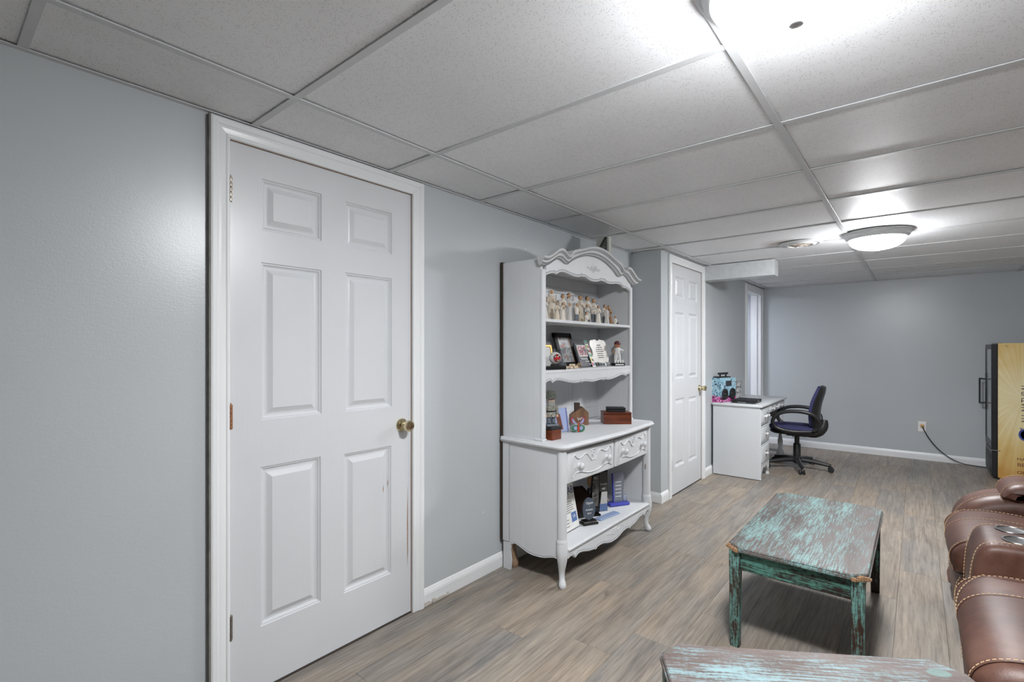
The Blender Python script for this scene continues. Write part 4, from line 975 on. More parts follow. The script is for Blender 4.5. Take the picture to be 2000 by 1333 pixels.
put('crystal_corner', MB().box(-.012, .012, .040, .070, .022, .066, .004), mk_glass('engraved_crystal_block', (.72, .78, .9), .05, .3), t)
t = empty('round_plaque', (-1.765, 3.060, LS), math.radians(-30), label='tan round plaque with black stand behind the crystal award', cat='plaque')
put('disc', MB().lathe([(.0001, -.006), (.055, -.006), (.058, 0), (.055, .006), (.0001, .006)], 28, (0, 0, .150), 'X'), M('tan_wood_disc', (172, 128, 82), .5), t, True)
put('stand', MB().prism([(-.06, 0), (.06, 0), (.045, .10), (-.045, .10)], -.016, .016, 'X'), BLACKG, t)
t = empty('green_ornament', (-1.700, 3.075, LS), math.radians(-30), label='low green and pink painted ornament behind the blue glass base', cat='ornament')
put('mound', MB().lathe([(.034, 0), (.036, .01), (.026, .026), (.0001, .034)], 14, sy=1.3), M('bright_green', (50, 120, 62), .5), t, True)
put('pink_spot', MB().sphere((.018, .02, .026), .010, 8, 6), M('pink_paint', (196, 140, 140), .5), t, True)
# box canvas on top of hutch
t = empty('sign_box', (-1.74, 3.10, 1.79), label='triangular box sign with dark speckled face and pale side board, on the hutch top', cat='sign')
wput('side_board', MB().box(-1.80, -1.70, 3.150, 3.188, 1.79, 2.094, .001).box(-1.80, -1.72, 2.95, 3.150, 1.79, 1.81, .001), M('pale_ash_wood', (196, 198, 188), .6, var=.08, nscale=60), t)
wput('dark_face', MB().prism([(2.95, 1.81), (3.149, 1.81), (3.149, 2.092), (2.95, 1.86)], -1.735, -1.715, 'X'), photo_mat('speckled_dark_green', [(38, 46, 42), (52, 60, 56), (40, 48, 44), (110, 120, 116)], 60), t)
# ================================================================== DESK
dk = empty('writing_desk', (-1.40, 5.80, 0), label='grey-white painted pedestal desk with white knobs against the wall', cat='desk')
DX0, DX1, DY0, DY1 = -1.628, -1.185, 5.240, 6.390
wput('desk_top', MB().box(DX0-.008, DX1+.022, DY0-.012, DY1+.012, .712, .735, .006, 3), DESK, dk, True, 30)
wput('side_panel', MB().box(DX0, DX1, DY0, DY0+.018, .006, .712, .002), DESK, dk)
wput('side_panel', MB().box(DX0, DX1, 5.612, 5.628, .10, .712, .002), DESK, dk)
wput('back_panel', MB().box(DX0, DX0+.01, DY0+.018, 5.612, .05, .712), DESK, dk)
wput('back_panel', MB().box(DX0, DX0+.012, 5.628, DY1-.02, .40, .712), DESK, dk)
wput('corner_moulding', MB().tube([(DX1, DY0+.010, .006), (DX1, DY0+.010, .70)], .010, 10), DESK, dk, True)
WK = M('white_porcelain', (236, 236, 236), .2)
def ddrawer(y0, y1, z0, z1, ks):
    mb = MB().box(DX1-.38, DX1+.004, y0+.003, y1-.003, z0+.003, z1-.003, .002).box(DX1+.002, DX1+.012, y0+.022, y1-.022, z0+.022, z1-.022, .006, 2)
    d = wput('drawer', mb, DESK, dk, True, 30)
    for ky in ks:
        c = Vector((DX1+.012, ky, (z0+z1)/2))-dk.location
        put('knob', MB().lathe([(.013, 0), (.012, .002), (.005, .005), (.005, .010), (.010, .014), (.0125, .019), (.010, .024), (.0001, .026)], 18, c, 'X'), WK, d, True)
        put('knob_plate', MB().box(c.x-.001, c.x+.002, c.y-.010, c.y+.010, c.z-.034, c.z+.030, .001), CHROME, d)
ddrawer(5.262, 5.610, .535, .700, (5.39, 5.50)); ddrawer(5.262, 5.610, .352, .528, (5.436,)); ddrawer(5.262, 5.610, .145, .345, (5.436,))
ddrawer(5.63, 6.02, .625, .705, (5.73, 5.92)); ddrawer(6.03, 6.372, .625, .705, (6.12, 6.29))
wput('base_apron', MB().strip([(5.26, .15), (5.32, .15), (5.38, .15), (5.436, .15), (5.50, .15), (5.56, .15), (5.612, .15)], [(5.26, .02), (5.32, .06), (5.38, .11), (5.436, .095), (5.50, .11), (5.56, .06), (5.612, .02)], DX1-.02, DX1, 'X'), DESK, dk)
for x, y in ((DX1-.02, 5.278), (DX1-.02, 5.598), (DX0+.03, 5.598)):
    wput('foot', MB().tube(smooth_path([(x, y, .13), (x+.006, y, .08), (x, y, .04), (x+.008, y, .0)], 3), [.024, .023, .022, .020, .018, .017, .016, .018, .02, .021], 12), DESK, dk, True)
for x, y in ((DX1-.035, DY1-.04), (DX0+.04, DY1-.04)):
    prof = [(.030, .60), (.030, .46), (.022, .44), (.026, .42), (.020, .38), (.016, .30), (.019, .27), (.026, .24), (.028, .20), (.018, .17), (.024, .14), (.040, .10), (.042, .04), (.036, .0)]
    wput('turned_leg', MB().lathe(prof[::-1], 16, (x, y, 0)), DESK, dk, True, 50)
wput('stretcher', MB().box(DX0+.06, DX1-.06, DY1-.05, DY1-.03, .10, .13, .003), DESK, dk)
wput('end_rail', MB().box(DX0, DX1-.01, DY1-.03, DY1-.012, .50, .712, .002), DESK, dk)

# ------------------------------------------------------------------ things on the desk
t = empty('boombox', (-1.580, 5.415, .735), math.radians(-14), label='portable boombox speaker with blue and pink graffiti print and black handle', cat='speaker')
def mk_graf():
    g = NT('graffiti_print'); n = g.noise(g.coord(), 24, 3, .6, 1.4); z = g.noise(g.coord((1, 1, 1)), 11, 2)
    sx = g.n('ShaderNodeSeparateXYZ'); g.l(g.coord(), sx.inputs[0])
    a = g.ramp(n, [(.30, lin((40, 36, 48))), (.41, lin((136, 186, 206))), (.52, lin((208, 226, 232))), (.58, lin((120, 170, 196))), (.66, lin((36, 34, 44)))], 'CONSTANT')
    b = g.ramp(n, [(.30, lin((40, 38, 44))), (.46, lin((204, 66, 150))), (.58, lin((220, 200, 224))), (.64, lin((60, 50, 70)))], 'CONSTANT')
    f = g.ramp(g.math('ADD', sx.outputs['Z'], g.math('MULTIPLY', z, .06)), [(.088, BW1), (.10, BW0)])
    g.base(g.mix(f, a, b)); g.set(.35); return g.m
put('cabinet', MB().box(-.062, .062, -.145, .145, .0, .252, .004), mk_graf(), t)
put('foot_strip', MB().box(-.058, .058, -.14, .14, -.0, .012, .002), BLACKM, t)
for s in (-1, 1):
    put('speaker_cone', MB().lathe([(.058, 0), (.058, .006), (.050, .010), (.040, .006), (.018, .0), (.012, .006), (.0001, .009)], 28, (.062, s*.073, .085), 'X'), BLACKM, t, True)
    put('handle_post', MB().tube([(0, s*.055, .252), (0, s*.055, .292)], .008, 10), BLACKP, t, True)
put('display', MB().box(.062, .066, -.055, .055, .165, .222, .002), M('dark_grey_screen', (60, 64, 66), .25), t)
put('handle', MB().tube([(0, -.085, .295), (0, .085, .295)], .011, 12), BLACKP, t, True)
put('top_panel', MB().box(-.05, .02, -.12, .12, .252, .262, .003), BLACKM, t)
t = empty('laptop', (-1.365, 5.485, .735), 0, label='closed black laptop lying on the desk beside the boombox', cat='laptop')
put('base', MB().box(-.11, .11, -.15, .15, .002, .020, .006, 2), BLACKP, t, True, 30); put('lid', MB().box(-.11, .11, -.15, .15, .0215, .033, .005, 2), BLACKM, t, True, 30)
put('latch', MB().box(.1095, .112, -.02, .02, .016, .026, .001), CHROME, t); put('side_port', MB().box(-.05, .03, -.1515, -.149, .007, .014), M('port_grey', (120, 122, 124), .4), t)
for sx_ in (-1, 1): put('rubber_foot', MB().box(sx_*.09-.01, sx_*.09+.01, -.13, .13, 0, .003), BLACKM, t)
MUG = photo_mat('black_white_mug_print', [(226, 226, 226), (50, 50, 52), (222, 222, 222), (90, 92, 94), (230, 230, 230)], 26)
for k in range(3):
    t = empty('patterned_mug', (-1.585, 5.995, .735+k*.062), math.radians(-20+k*9), label=['lowest', 'middle', 'topmost'][k]+' of the three stacked black and white patterned mugs behind the boombox', cat='mug', group='stacked mugs on the desk')
    put('cup', MB().lathe([(.030, 0), (.037, .004), (.040, .03), (.041, .0605), (.0385, .0605), (.036, .008), (.0001, .006)], 24), MUG, t, True)
    put('handle', MB().tube(smooth_path([(.0, .038, .055), (.0, .060, .052), (.0, .064, .034), (.0, .055, .018), (.0, .037, .014)], 3), .0045, 8), M('white_porcelain'), t, True)

# ================================================================== OFFICE CHAIR
oc_ = empty('office_chair', (-1.005, 6.07, 0), math.radians(6), label='navy and black office swivel chair with loop arms, pulled up to the desk', cat='chair')
# local: faces -X
def sbox(mb, fn, nu=14, nv=14): return mb.grid(fn, nu, nv)
def cushion(mb, cx, cy, z0, z1, rx, ry, p=3.2, dome=.02):
    """rounded superellipse cushion"""
    n = 32; rings = []
    for t in [0, .1, .25, .5, .75, .9, 1]:
        z = z0+(z1-z0)*t; k = 1-.08*abs(2*t-1)**3
        rings.append([mb.bm.verts.new((cx+rx*k*math.copysign(abs(math.cos(a))**(2/p), math.cos(a)), cy+ry*k*math.copysign(abs(math.sin(a))**(2/p), math.sin(a)), z)) for a in [2*PI*i/n for i in range(n)]])
    for q in (.8, .5, .2):
        rings.append([mb.bm.verts.new((cx+(v.co.x-cx)*q/.92*.92, cy+(v.co.y-cy)*q, z1+dome*(1-q*q))) for v in rings[6]])
    for a, b in zip(rings, rings[1:]):
        for i in range(n): mb.bm.faces.new((a[i], a[(i+1) % n], b[(i+1) % n], b[i]))
    mb.bm.faces.new(rings[0]); mb.bm.faces.new(rings[-1]); return mb
put('seat', cushion(MB(), -.03, 0, .425, .465, .235, .235), NAVY, oc_, True, 60)
put('seat_shell', cushion(MB(), -.03, 0, .385, .424, .225, .225, dome=0), BLACKP, oc_, True, 60)
def backf(off, w0, z0, z1, bulge=0):
    def f(u, v):
        s = (u-.5)*2; z = z0+(z1-z0)*v
        wd = w0*(1-.10*(2*v-1)**4-.22*max(0, v-.75)/.25*max(0, v-.75)/.25*1.2-.15*max(0, .2-v)/.2)
        x = .185+.045*math.sin((v-.05)*PI)*-.6+.075*v**1.5-.035*(s*s)+off
        x += bulge*(1-s**4)*(1-(2*v-1)**4)
        return Vector((x, s*wd, z))
    return f
def slab(fA, fB, nu=14, nv=16):
    mb = MB(); A = [[mb.bm.verts.new(fA(i/nu, j/nv)) for j in range(nv+1)] for i in range(nu+1)]; B = [[mb.bm.verts.new(fB(i/nu, j/nv)) for j in range(nv+1)] for i in range(nu+1)]
    for i in range(nu):
        for j in range(nv):
            mb.bm.faces.new((A[i][j], A[i+1][j], A[i+1][j+1], A[i][j+1])); mb.bm.faces.new((B[i][j], B[i][j+1], B[i+1][j+1], B[i+1][j]))
    for i in range(nu):
        for j in (0, nv): mb.bm.faces.new((A[i][j], A[i+1][j], B[i+1][j], B[i][j]))
    for j in range(nv):
        for i in (0, nu): mb.bm.faces.new((A[i][j], A[i][j+1], B[i][j+1], B[i][j]))
    return mb
put('backrest', slab(backf(-.030, .205, .47, .885, -.022), backf(.0, .205, .47, .885)), NAVY, oc_, True, 60)
put('back_shell', slab(backf(.001, .222, .455, .895), backf(.012, .215, .46, .89, .028)), BLACKP, oc_, True, 60)
put('back_yoke', MB().tube(smooth_path([(.05, 0, .395), (.16, 0, .40), (.235, 0, .46), (.25, 0, .54)], 4), [.045, .045, .05, .055, .06, .06, .06, .055, .05, .045, .04, .035, .03], 12), BLACKP, oc_, True)
for s in (-1, 1):
    pts = smooth_path([(.14, s*.20, .43), (-.02, s*.245, .425), (-.16, s*.255, .45), (-.208, s*.258, .51), (-.185, s*.258, .575), (-.11, s*.257, .625), (.02, s*.256, .640), (.14, s*.25, .62), (.205, s*.235, .56), (.21, s*.21, .49), (.16, s*.19, .44)], 4)
    put('armrest', MB().tube(pts, .0195, 10), BLACKP, oc_, True)
put('height_lever', MB().tube([(-.02, -.10, .385), (-.02, -.25, .375)], .007, 8), BLACKP, oc_, True)
put('mechanism', MB().box(-.10, .10, -.07, .07, .352, .386, .008), BLACKP, oc_)
put('gas_column', MB().lathe([(.036, .09), (.036, .26), (.032, .265), (.024, .27), (.024, .36)], 20), BLACKP, oc_, True)
put('hub', MB().lathe([(.03, .055), (.052, .07), (.055, .11), (.045, .125), (.037, .13)], 20), BLACKP, oc_, True)
for k in range(5):
    a = math.radians(-72+72*k-6); dx, dy = math.cos(a), math.sin(a); Rk = Matrix.Rotation(a, 4, 'Z')
    put('base_arm', MB().tube([(.04, 0, .095), (.15, 0, .090), (.30, 0, .070)], [.028, .024, .018], 8, mat=Rk @ Matrix.Diagonal((1, 1, 1, 1))), BLACKP, oc_, True)
    cr = put('caster', MB().tube([(.30, 0, .085), (.30, 0, .05)], .011, 8, mat=Rk).lathe([(.024, -.006), (.026, -.004), (.026, .006), (.024, .008)], 16, (.31, 0, .036), 'Y', mat=Rk), BLACKP, oc_, True)
    for s in (-1, 1):
        put('wheel', MB().lathe([(.0001, -.008), (.022, -.008), (.026, -.004), (.026, .005), (.020, .009), (.0001, .009)], 18, (.312, s*.018, .026), 'Y', mat=Rk), BLACKM, cr, True)

# ================================================================== OUTLET, CORD, FRIDGE
t = empty('wall_outlet', (.043, YB, .388), label='white wall outlet plate with an orange-tipped plug low on the back wall', cat='outlet')
put('cover_plate', MB().box(-.036, .036, -.006, 0, -.058, .058, .003, 2), M('white_plastic', (236, 236, 234), .35), t)
put('plug', MB().box(-.016, .016, -.032, -.006, -.008, .024, .003), M('orange_plug', (206, 160, 96), .5), t)
tag(put('power_cord', MB().tube(smooth_path([(.046, YB-.034, .392), (.058, YB-.05, .36), (.10, YB-.05, .27), (.18, YB-.048, .155), (.28, YB-.045, .065), (.38, YB-.05, .018), (.47, YB-.06, .008), (.56, YB-.07, .008), (.64, YB-.09, .012)], 5), .005, 8), BLACKM, None, True), 'black power cord sagging from the outlet to the drinks fridge', 'cord')
fr = empty('drinks_fridge', (.90, 7.06, 0), label='black glass-door drinks fridge with golden printed side panel', cat='fridge')
FX0, FX1, FY0, FY1, FT = .612, 1.20, 6.775, 7.335, 1.345
FB = M('black_fridge_enamel', (30, 30, 34), .35, var=.2)
wput('cabinet_shell', MB().box(FX0, FX1, FY0+.004, FY0+.03, .025, FT-.002).box(FX0, FX1, FY1-.03, FY1, .025, FT).box(FX0, FX1, FY0+.03, FY1-.03, FT-.04, FT).box(FX0, FX1, FY0+.03, FY1-.03, .025, .30).box(FX1-.03, FX1, FY0+.03, FY1-.03, .30, FT-.04), FB, fr)
wput('inner_liner', MB().box(FX1-.04, FX1-.031, FY0+.031, FY1-.031, .30, FT-.04).box(FX0+.01, FX1-.031, FY0+.0305, FY0+.036, .30, FT-.04).box(FX0+.01, FX1-.031, FY1-.036, FY1-.0305, .30, FT-.04), M('white_liner', (214, 222, 220), .4), fr)
for z in (.52, .78, 1.04):
    sh = MB()
    for k in range(12): sh.box(FX0+.03, FX1-.05, FY0+.05+k*.042, FY0+.054+k*.042, z, z+.004)
    sh.box(FX0+.03, FX0+.036, FY0+.04, FY1-.04, z, z+.006); wput('wire_shelf', sh, M('white_enamelled_steel'), fr)
dX0, dX1 = .566, .610
wput('door_frame', MB().box(dX0, dX1, FY0, FY0+.035, .295, FT-.01, .003).box(dX0, dX1, FY1-.035, FY1, .295, FT-.01, .003).box(dX0, dX1, FY0+.035, FY1-.035, FT-.06, FT-.01, .003).box(dX0, dX1, FY0+.035, FY1-.035, .295, .36, .003), FB, fr)
wput('glass_pane', MB().box(dX0+.006, dX0+.012, FY0+.034, FY1-.034, .359, FT-.059), mk_glass('fridge_glass', (.62, .67, .67), .06, .75), fr)  # pale diffuse colour in the pane stands in for the reflected wall
h = wput('door_handle', MB().tube([(dX0-.048, FY1-.04, .705), (dX0-.048, FY1-.04, .975)], .008, 10).tube([(dX0, FY1-.04, .715), (dX0-.05, FY1-.04, .708)], .008, 8).tube([(dX0, FY1-.04, .965), (dX0-.05, FY1-.04, .972)], .008, 8).prism([(FY1-.055, .67), (FY1-.04, .64), (FY1-.025, .67), (FY1-.025, 1.0), (FY1-.04, 1.03), (FY1-.055, 1.0)], dX0-.004, dX0, 'X'), BLACKP, fr, True, 30)
wput('hinge_bracket', MB().box(dX0+.002, FX0+.02, FY0-.004, FY0+.03, .284, .293, .001).box(dX0+.002, FX0+.03, FY0, FY0+.03, FT-.009, FT+.004, .001), CHROME, fr)
wput('lower_grille_panel', MB().box(dX0+.002, FX0, FY0, FY1, .03, .282, .003), FB, fr)
gm = MB()
for k in range(9): gm.box(dX0-.003, dX0+.004, FY0+.06, FY1-.06, .06+k*.022, .070+k*.022, .001)
wput('grille_slat', gm, BLACKP, fr, kind='stuff')
for x, y in ((FX0+.04, FY0+.05), (FX0+.04, FY1-.05), (FX1-.04, FY0+.05), (FX1-.04, FY1-.05)): wput('foot', MB().lathe([(.02, 0), (.02, .012), (.01, .014), (.01, .026)], 12, (x, y, 0)), BLACKP, fr, True)
def mk_rays():
    g = NT('golden_ray_print'); tc = g.n('ShaderNodeTexCoord'); vm = g.n('ShaderNodeVectorMath', operation='SUBTRACT'); g.l(tc.outputs['Object'], vm.inputs[0]); vm.inputs[1].default_value = (-.12, 0, .80)
    sx = g.n('ShaderNodeSeparateXYZ'); g.l(vm.outputs[0], sx.inputs[0])
    an = g.math('ARCTAN2', sx.outputs['Z'], sx.outputs['X']); ln = g.n('ShaderNodeVectorMath', operation='LENGTH'); g.l(vm.outputs[0], ln.inputs[0])
    cv = g.n('ShaderNodeCombineXYZ'); g.l(g.math('MULTIPLY', an, 5.5), cv.inputs[0]); n = g.noise(cv.outputs[0], 1.6, 3, .7)
    cl = g.noise(g.coord(), 4, 4, .6)
    rad = g.math('SUBTRACT', 1.05, g.math('MULTIPLY', ln.outputs['Value'], 1.25))
    v = g.math('ADD', g.math('MULTIPLY', n, .55), g.math('ADD', g.math('MULTIPLY', rad, .55), g.math('MULTIPLY', cl, .25)))
    g.base(g.ramp(v, [(.40, lin((196, 148, 76))), (.56, lin((214, 184, 118))), (.76, lin((230, 216, 170))), (.95, lin((240, 236, 220)))])); g.set(.4); return g.m
wput('printed_side_panel', MB().box(FX0, FX1, FY0-.002, FY0+.003, .022, FT, .001), mk_rays(), fr)
DKT = M('dark_print', (50, 44, 52), .5); BRT = M('maroon_print', (104, 44, 28), .5); BLT = M('royal_blue_print', (62, 76, 148), .5)
def ftext(s, size, x, z, mat, rot=False, sx=1, name='printed_lettering'):
    xd, yd = ((1, 0, 0), (0, 0, 1)) if not rot else ((0, 0, 1), (-1, 0, 0))
    text(name, s, size, mat, fr, frame_mat((x-fr.location.x, FY0-.0026-fr.location.y, z), xd, yd), align='LEFT', font_scale_x=sx)
ftext('ALL NATURAL', .072, .800, .572, DKT, True, .82)
ftext('MA', .036, .742, .222, BRT, sx=1.15); ftext('BE', .048, .744, .168, BRT, sx=1.1); ftext('OR', .044, .742, .094, BRT, sx=1.1)
ftext('~', .04, .66, 1.318, DKT)
wput('blue_emblem', MB().lathe([(.050, -.0015), (.050, .0), (.036, .0), (.036, -.0015)], 28, (.803, FY0-.002, .462), 'Y', sx=1, sy=1.2).tube([(.776, FY0-.0025, .507), (.764, FY0-.0025, .527), (.780, FY0-.0025, .522)], .004, 6).box(.78, .83, FY0-.003, FY0-.0021, .457, .469), BLT, fr, True)

# ================================================================== COFFEE TABLES
def chamfer(x0, x1, y0, y1, c): return [(x0+c, y0), (x1-c, y0), (x1, y0+c), (x1, y1-c), (x1-c, y1), (x0+c, y1), (x0, y1-c), (x0, y0+c)]
def rtable(root, w_, l_, h, c, topm, railm, railm2, legms, lw=.045):
    """w_ along local x, l_ along local y"""
    mb = MB(); rings = []
    for e, z in ((-.006, h-.024), (0, h-.020), (0, h-.012), (-.004, h-.010), (-.004, h-.004), (-.008, h)):
        rings.append([mb.bm.verts.new((x, y, z)) for x, y in chamfer(-w_/2-e, w_/2+e, -l_/2-e, l_/2+e, c+e*.3)] if False else [mb.bm.verts.new((x*(1+e*2/w_), y*(1+e*2/l_), z)) for x, y in chamfer(-w_/2, w_/2, -l_/2, l_/2, c)])
    for a, b in zip(rings, rings[1:]):
        for k in range(8): mb.bm.faces.new((a[k], a[(k+1) % 8], b[(k+1) % 8], b[k]))
    mb.bm.faces.new(rings[0]); mb.bm.faces.new(rings[-1]); put('table_top', mb, topm, root, True, 25)
    i = .013
    for s in (-1, 1):
        put('end_rail', MB().box(-w_/2+i+lw, w_/2-i-lw, s*(l_/2-i-.020)-.010, s*(l_/2-i-.020)+.010, h-.105, h-.024, .002), railm, root)
        put('side_rail', MB().box(s*(w_/2-i-.020)-.010, s*(w_/2-i-.020)+.010, -l_/2+i+lw, l_/2-i-lw, h-.105, h-.024, .002), railm2, root)
        for s2 in (-1, 1):
            cx, cy = s*(w_/2-i-lw/2), s2*(l_/2-i-lw/2)
            leg = MB(); a, b = lw/2, lw/2*.82
            v = [leg.bm.verts.new((cx+p*a, cy+q*a, h-.024)) for p, q in ((-1, -1), (1, -1), (1, 1), (-1, 1))]
            v2 = [leg.bm.verts.new((cx+p*b, cy+q*b, 0)) for p, q in ((-1, -1), (1, -1), (1, 1), (-1, 1))]
            for k in range(4): leg.bm.faces.new((v[k], v[(k+1) % 4], v2[(k+1) % 4], v2[k]))
            leg.bm.faces.new(v); leg.bm.faces.new(v2)
            bmesh.ops.bevel(leg.bm, geom=[e for e in leg.bm.edges if abs(e.verts[0].co.z-e.verts[1].co.z) > .1], offset=.004, segments=2, affect='EDGES')
            put('leg', leg, legms[(s > 0)+2*(s2 > 0)], root)
    r = random.Random(2)
    for sx_ in (-1, 1):
        ch = MB()
        for k in range(7):
            f = k/6; px = sx_*(w_/2-.002-(c)*f); py = -(l_/2-.002)+c*(1-f)
            ch.box(px-.008, px+.008, py-.006, py+.004, h-.0235-.002*r.random(), h-.004-.010*r.random(), .002)
        put('raw_chipped_corner', ch, RAW, root, kind='stuff')
t1 = empty('coffee_table', (-.392, 2.760, 0), 0, label='distressed turquoise and brown coffee table whose whole top is in view', cat='table', group='distressed turquoise tables')
rtable(t1, .510, 1.04, .44, .045, TEALTOP, TEALR, TEALRY, [TEALL, TEALL, DARKLEG, DARKLEG])
t2 = empty('coffee_table', (-.104, 1.353, 0), math.radians(33.2), label='matching distressed table at the bottom edge, cut off by the frame, grain running across', cat='table', group='distressed turquoise tables')
rtable(t2, .786, .56, .44, .055, TEALX, TEALR, TEALRY, [TEALL]*4)
put('knot_ring', MB().lathe([(.0001, .4403), (.012, .4403), (.015, .4410), (.018, .4410), (.020, .4402)], 24, (.318, .215, 0), sx=1.5, sy=.8), M('worn_knot', (104, 124, 120), .6), t2, True)

# ================================================================== RECLINER SOFA
so = empty('reclining_sofa', (.60, 2.55, 0), label='brown leather reclining sofa with tan stitching and console cup holders, at the right edge', cat='sofa')
def orient(P):
    return 1 if sum(P[i-1].x*P[i].y-P[i].x*P[i-1].y for i in range(len(P))) > 0 else -1
def pillow(prof, y0, y1, er=.06, taper=1.0, name='seat', mat=LEATHER, k=4, sag=0, **kw):
    P = smooth_path([(x, z, 0) for x, z in prof], k, True)
    cx = sum(p.x for p in P)/len(P); cz = sum(p.y for p in P)/len(P)
    mb = MB(); rings = []; W = y1-y0; ts = []
    for q in (0, .06, .18, .38, .65, 1): ts.append((y0+er*q, er*(1-math.sqrt(max(0, 1-(1-q)**2)))*taper))
    for f in (.15, .35, .5, .65, .85): ts.append((y0+er+(W-2*er)*f, -sag*math.sin(PI*f)))
    for q in (1, .65, .38, .18, .06, 0): ts.append((y1-er*q, er*(1-math.sqrt(max(0, 1-(1-q)**2)))*taper))
    for y, off in ts:
        ring = []
        for i, p in enumerate(P):
            a, b = P[i-1], P[(i+1) % len(P)]; tg = (b-a); tg.normalize(); nrm = Vector((tg.y, -tg.x, 0))*-orient(P)
            r = p+nrm*off; ring.append(mb.bm.verts.new((r.x, y, max(r.y, .004))))
        rings.append(ring)
    n = len(P)
    for a, b in zip(rings, rings[1:]):
        for i in range(n): mb.bm.faces.new((a[i], a[(i+1) % n], b[(i+1) % n], b[i]))
    for q in (rings[0], rings[-1]):
        c = mb.bm.verts.new((cx, q[0].co.y, cz))
        for i in range(n): mb.bm.faces.new((q[i], q[(i+1) % n], c))
    return wput(name, mb, mat, so, True, 75, **kw), P
def stitch(path, dash=.009, gap=.005, r=.0016, seam=True):
    """path: list of world points on the leather"""
    pts = [Vector(p) for p in path]; mb = MB(); d = [0]
    for a, b in zip(pts, pts[1:]): d.append(d[-1]+(b-a).length)
    def at(s):
        for i in range(len(d)-1):
            if d[i] <= s <= d[i+1]: return pts[i].lerp(pts[i+1], (s-d[i])/(d[i+1]-d[i]+1e-9))
        return pts[-1]
    s = 0
    while s+dash < d[-1]:
        mb.tube([at(s), at(s+dash)], r, 4); s += dash+gap
    wput('stitching', mb, THREAD, so, kind='stuff')
def on_prof(P, y, i0, i1, off=.0015):
    """points along closed profile P between indices, pushed outward"""
    cx = sum(p.x for p in P)/len(P); cz = sum(p.y for p in P)/len(P); out = []
    for i in range(i0, i1+1):
        p = P[i % len(P)]; a, b = P[(i-1) % len(P)], P[(i+1) % len(P)]; tg = (b-a).normalized(); nr = Vector((tg.y, -tg.x, 0))*orient(P)
        q = p+nr*off; out.append((q.x, y, q.y))
    return out
def dip(path, ysag): return path
SEAT = [(.80, .44), (.62, .475), (.45, .492), (.32, .500), (.22, .495), (.155, .475), (.118, .440), (.108, .400), (.118, .362), (.140, .335), (.30, .325), (.80, .325)]
FOOT = [(.60, .335), (.30, .338), (.165, .332), (.140, .310), (.128, .270), (.125, .21), (.135, .150), (.155, .095), (.185, .060), (.60, .055)]
CONS = [(.85, .585), (.60, .588), (.40, .590), (.27, .590), (.205, .582), (.175, .555), (.160, .50), (.152, .42), (.150, .33), (.158, .30), (.3, .29), (.85, .29)]
ARM = [(1.05, .58), (.70, .58), (.45, .575), (.31, .558), (.215, .515), (.160, .455), (.140, .38), (.145, .32), (.155, .22), (.165, .12), (.19, .055), (1.05, .05)]
PADP = [(.90, .63), (.60, .640), (.42, .636), (.355, .618), (.328, .585), (.345, .545), (.60, .53), (.90, .53)]
secs_ = [('seat', 2.775, 3.375), ('seat', 1.74, 2.455)]
for nm, a, b in secs_:
    o, P = pillow(SEAT, a, b, .065, .9, 'seat_cushion', sag=.006); o2, P2 = pillow(FOOT, a+.006, b-.006, .05, .9, 'footrest_panel', sag=.006)
    n = len(P)
    for y in (b-.055, a+.055):
        stitch(on_prof(P, y, 5, 37, .0025)); stitch(on_prof(P2, y, 8, 34, .0025))
        wput('seam_welt', MB().tube(on_prof(P, y-.006, 5, 37, .0), .0022, 6), LEATHER, so, True)
    stitch(on_prof(P, b-.23, 6, 34, .0065)); wput('seam_welt', MB().tube(on_prof(P, b-.236, 6, 34, .005), .002, 6), LEATHER, so, True)
    # diagonal seams down the nose
    q = on_prof(P, 0, 18, 30, .006); m = len(q)
    stitch([(p[0], b-.055-.16*i/(m-1), p[2]) for i, p in enumerate(q)])
o, P = pillow(CONS, 2.462, 2.768, .035, .9, 'console')
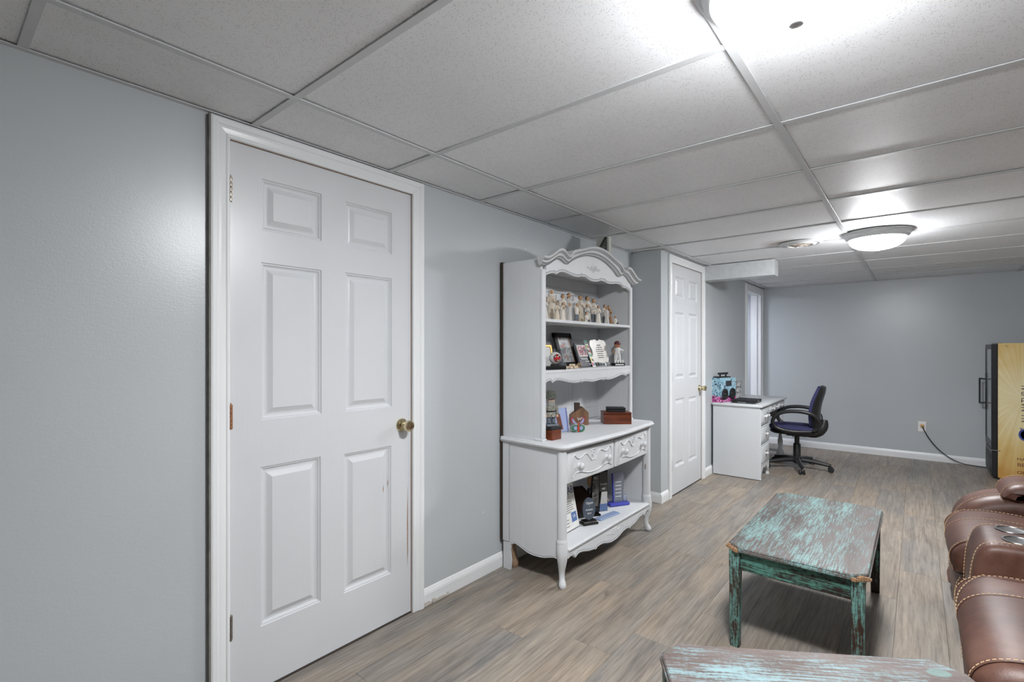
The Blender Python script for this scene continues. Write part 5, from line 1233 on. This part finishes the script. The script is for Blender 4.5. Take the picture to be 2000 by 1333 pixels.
for y in (2.495, 2.735): stitch(on_prof(P, y, 8, 36, .003))
cut = MB()
for cx_, cy in ((.287, 2.555), (.280, 2.690)): cut.lathe([(.0455, .53), (.0455, .62)], 32, (cx_, cy, 0))
cut = put('cut', cut, LEATHER); cons = [c for c in so.children if c.name.startswith('console')][0]; cut.location = so.location*-1
mod = cons.modifiers.new('b', 'BOOLEAN'); mod.operation = 'DIFFERENCE'; mod.object = cut; mod.solver = 'EXACT'
cut.parent = so; bpy.context.view_layer.update(); me = bpy.data.meshes.new_from_object(cons.evaluated_get(bpy.context.evaluated_depsgraph_get())); cons.modifiers.clear(); cons.data = me; bpy.data.objects.remove(cut)
for cx_, cy in ((.287, 2.555), (.280, 2.690)):
    wput('cup_holder', MB().lathe([(.0001, .535), (.036, .536), (.038, .540), (.040, .5915), (.0415, .5935), (.047, .5935), (.048, .5915), (.046, .5905)], 32, (cx_, cy, 0)), M('brushed_cup_steel', (150, 150, 152), .35, 1), so, True, label='steel cup holder')
for a, b, pa in ((3.385, 3.660, 0), (1.56, 1.735, .36)):
    o, P = pillow([(min(1.05, x+pa), z) for x, z in ARM], a, b, .075, .9, 'arm'); stitch(on_prof(P, a+.07, 6, 32, .003)); 
    o, P3 = pillow([(x+pa, z) for x, z in PADP], a-.01, b+.012, .05, .9, 'arm_pad'); stitch(on_prof(P3, a+.045, 4, 24, .003)); stitch([(p[0], p[1], p[2]) for p in on_prof(P3, b-.04, 4, 24, .003)])
BACK = [(.72, .42), (.64, .46), (.62, .60), (.66, .82), (.72, .98), (.80, 1.03), (.90, 1.0), (.97, .85), (1.0, .5), (1.0, .12), (.80, .10), (.76, .3)]
for a, b in ((2.775, 3.375), (1.74, 2.455), (2.462, 2.768)):
    pillow(BACK, a, b, .06, .9, 'back_cushion')
wput('frame_base', MB().box(.42, 1.0, 1.60, 3.60, .02, .30, .01), BLACKM, so)
for x in (.46, .94):
    for y in (1.66, 3.55): wput('foot', MB().lathe([(.025, 0), (.025, .022)], 12, (x, y, 0)), BLACKM, so)
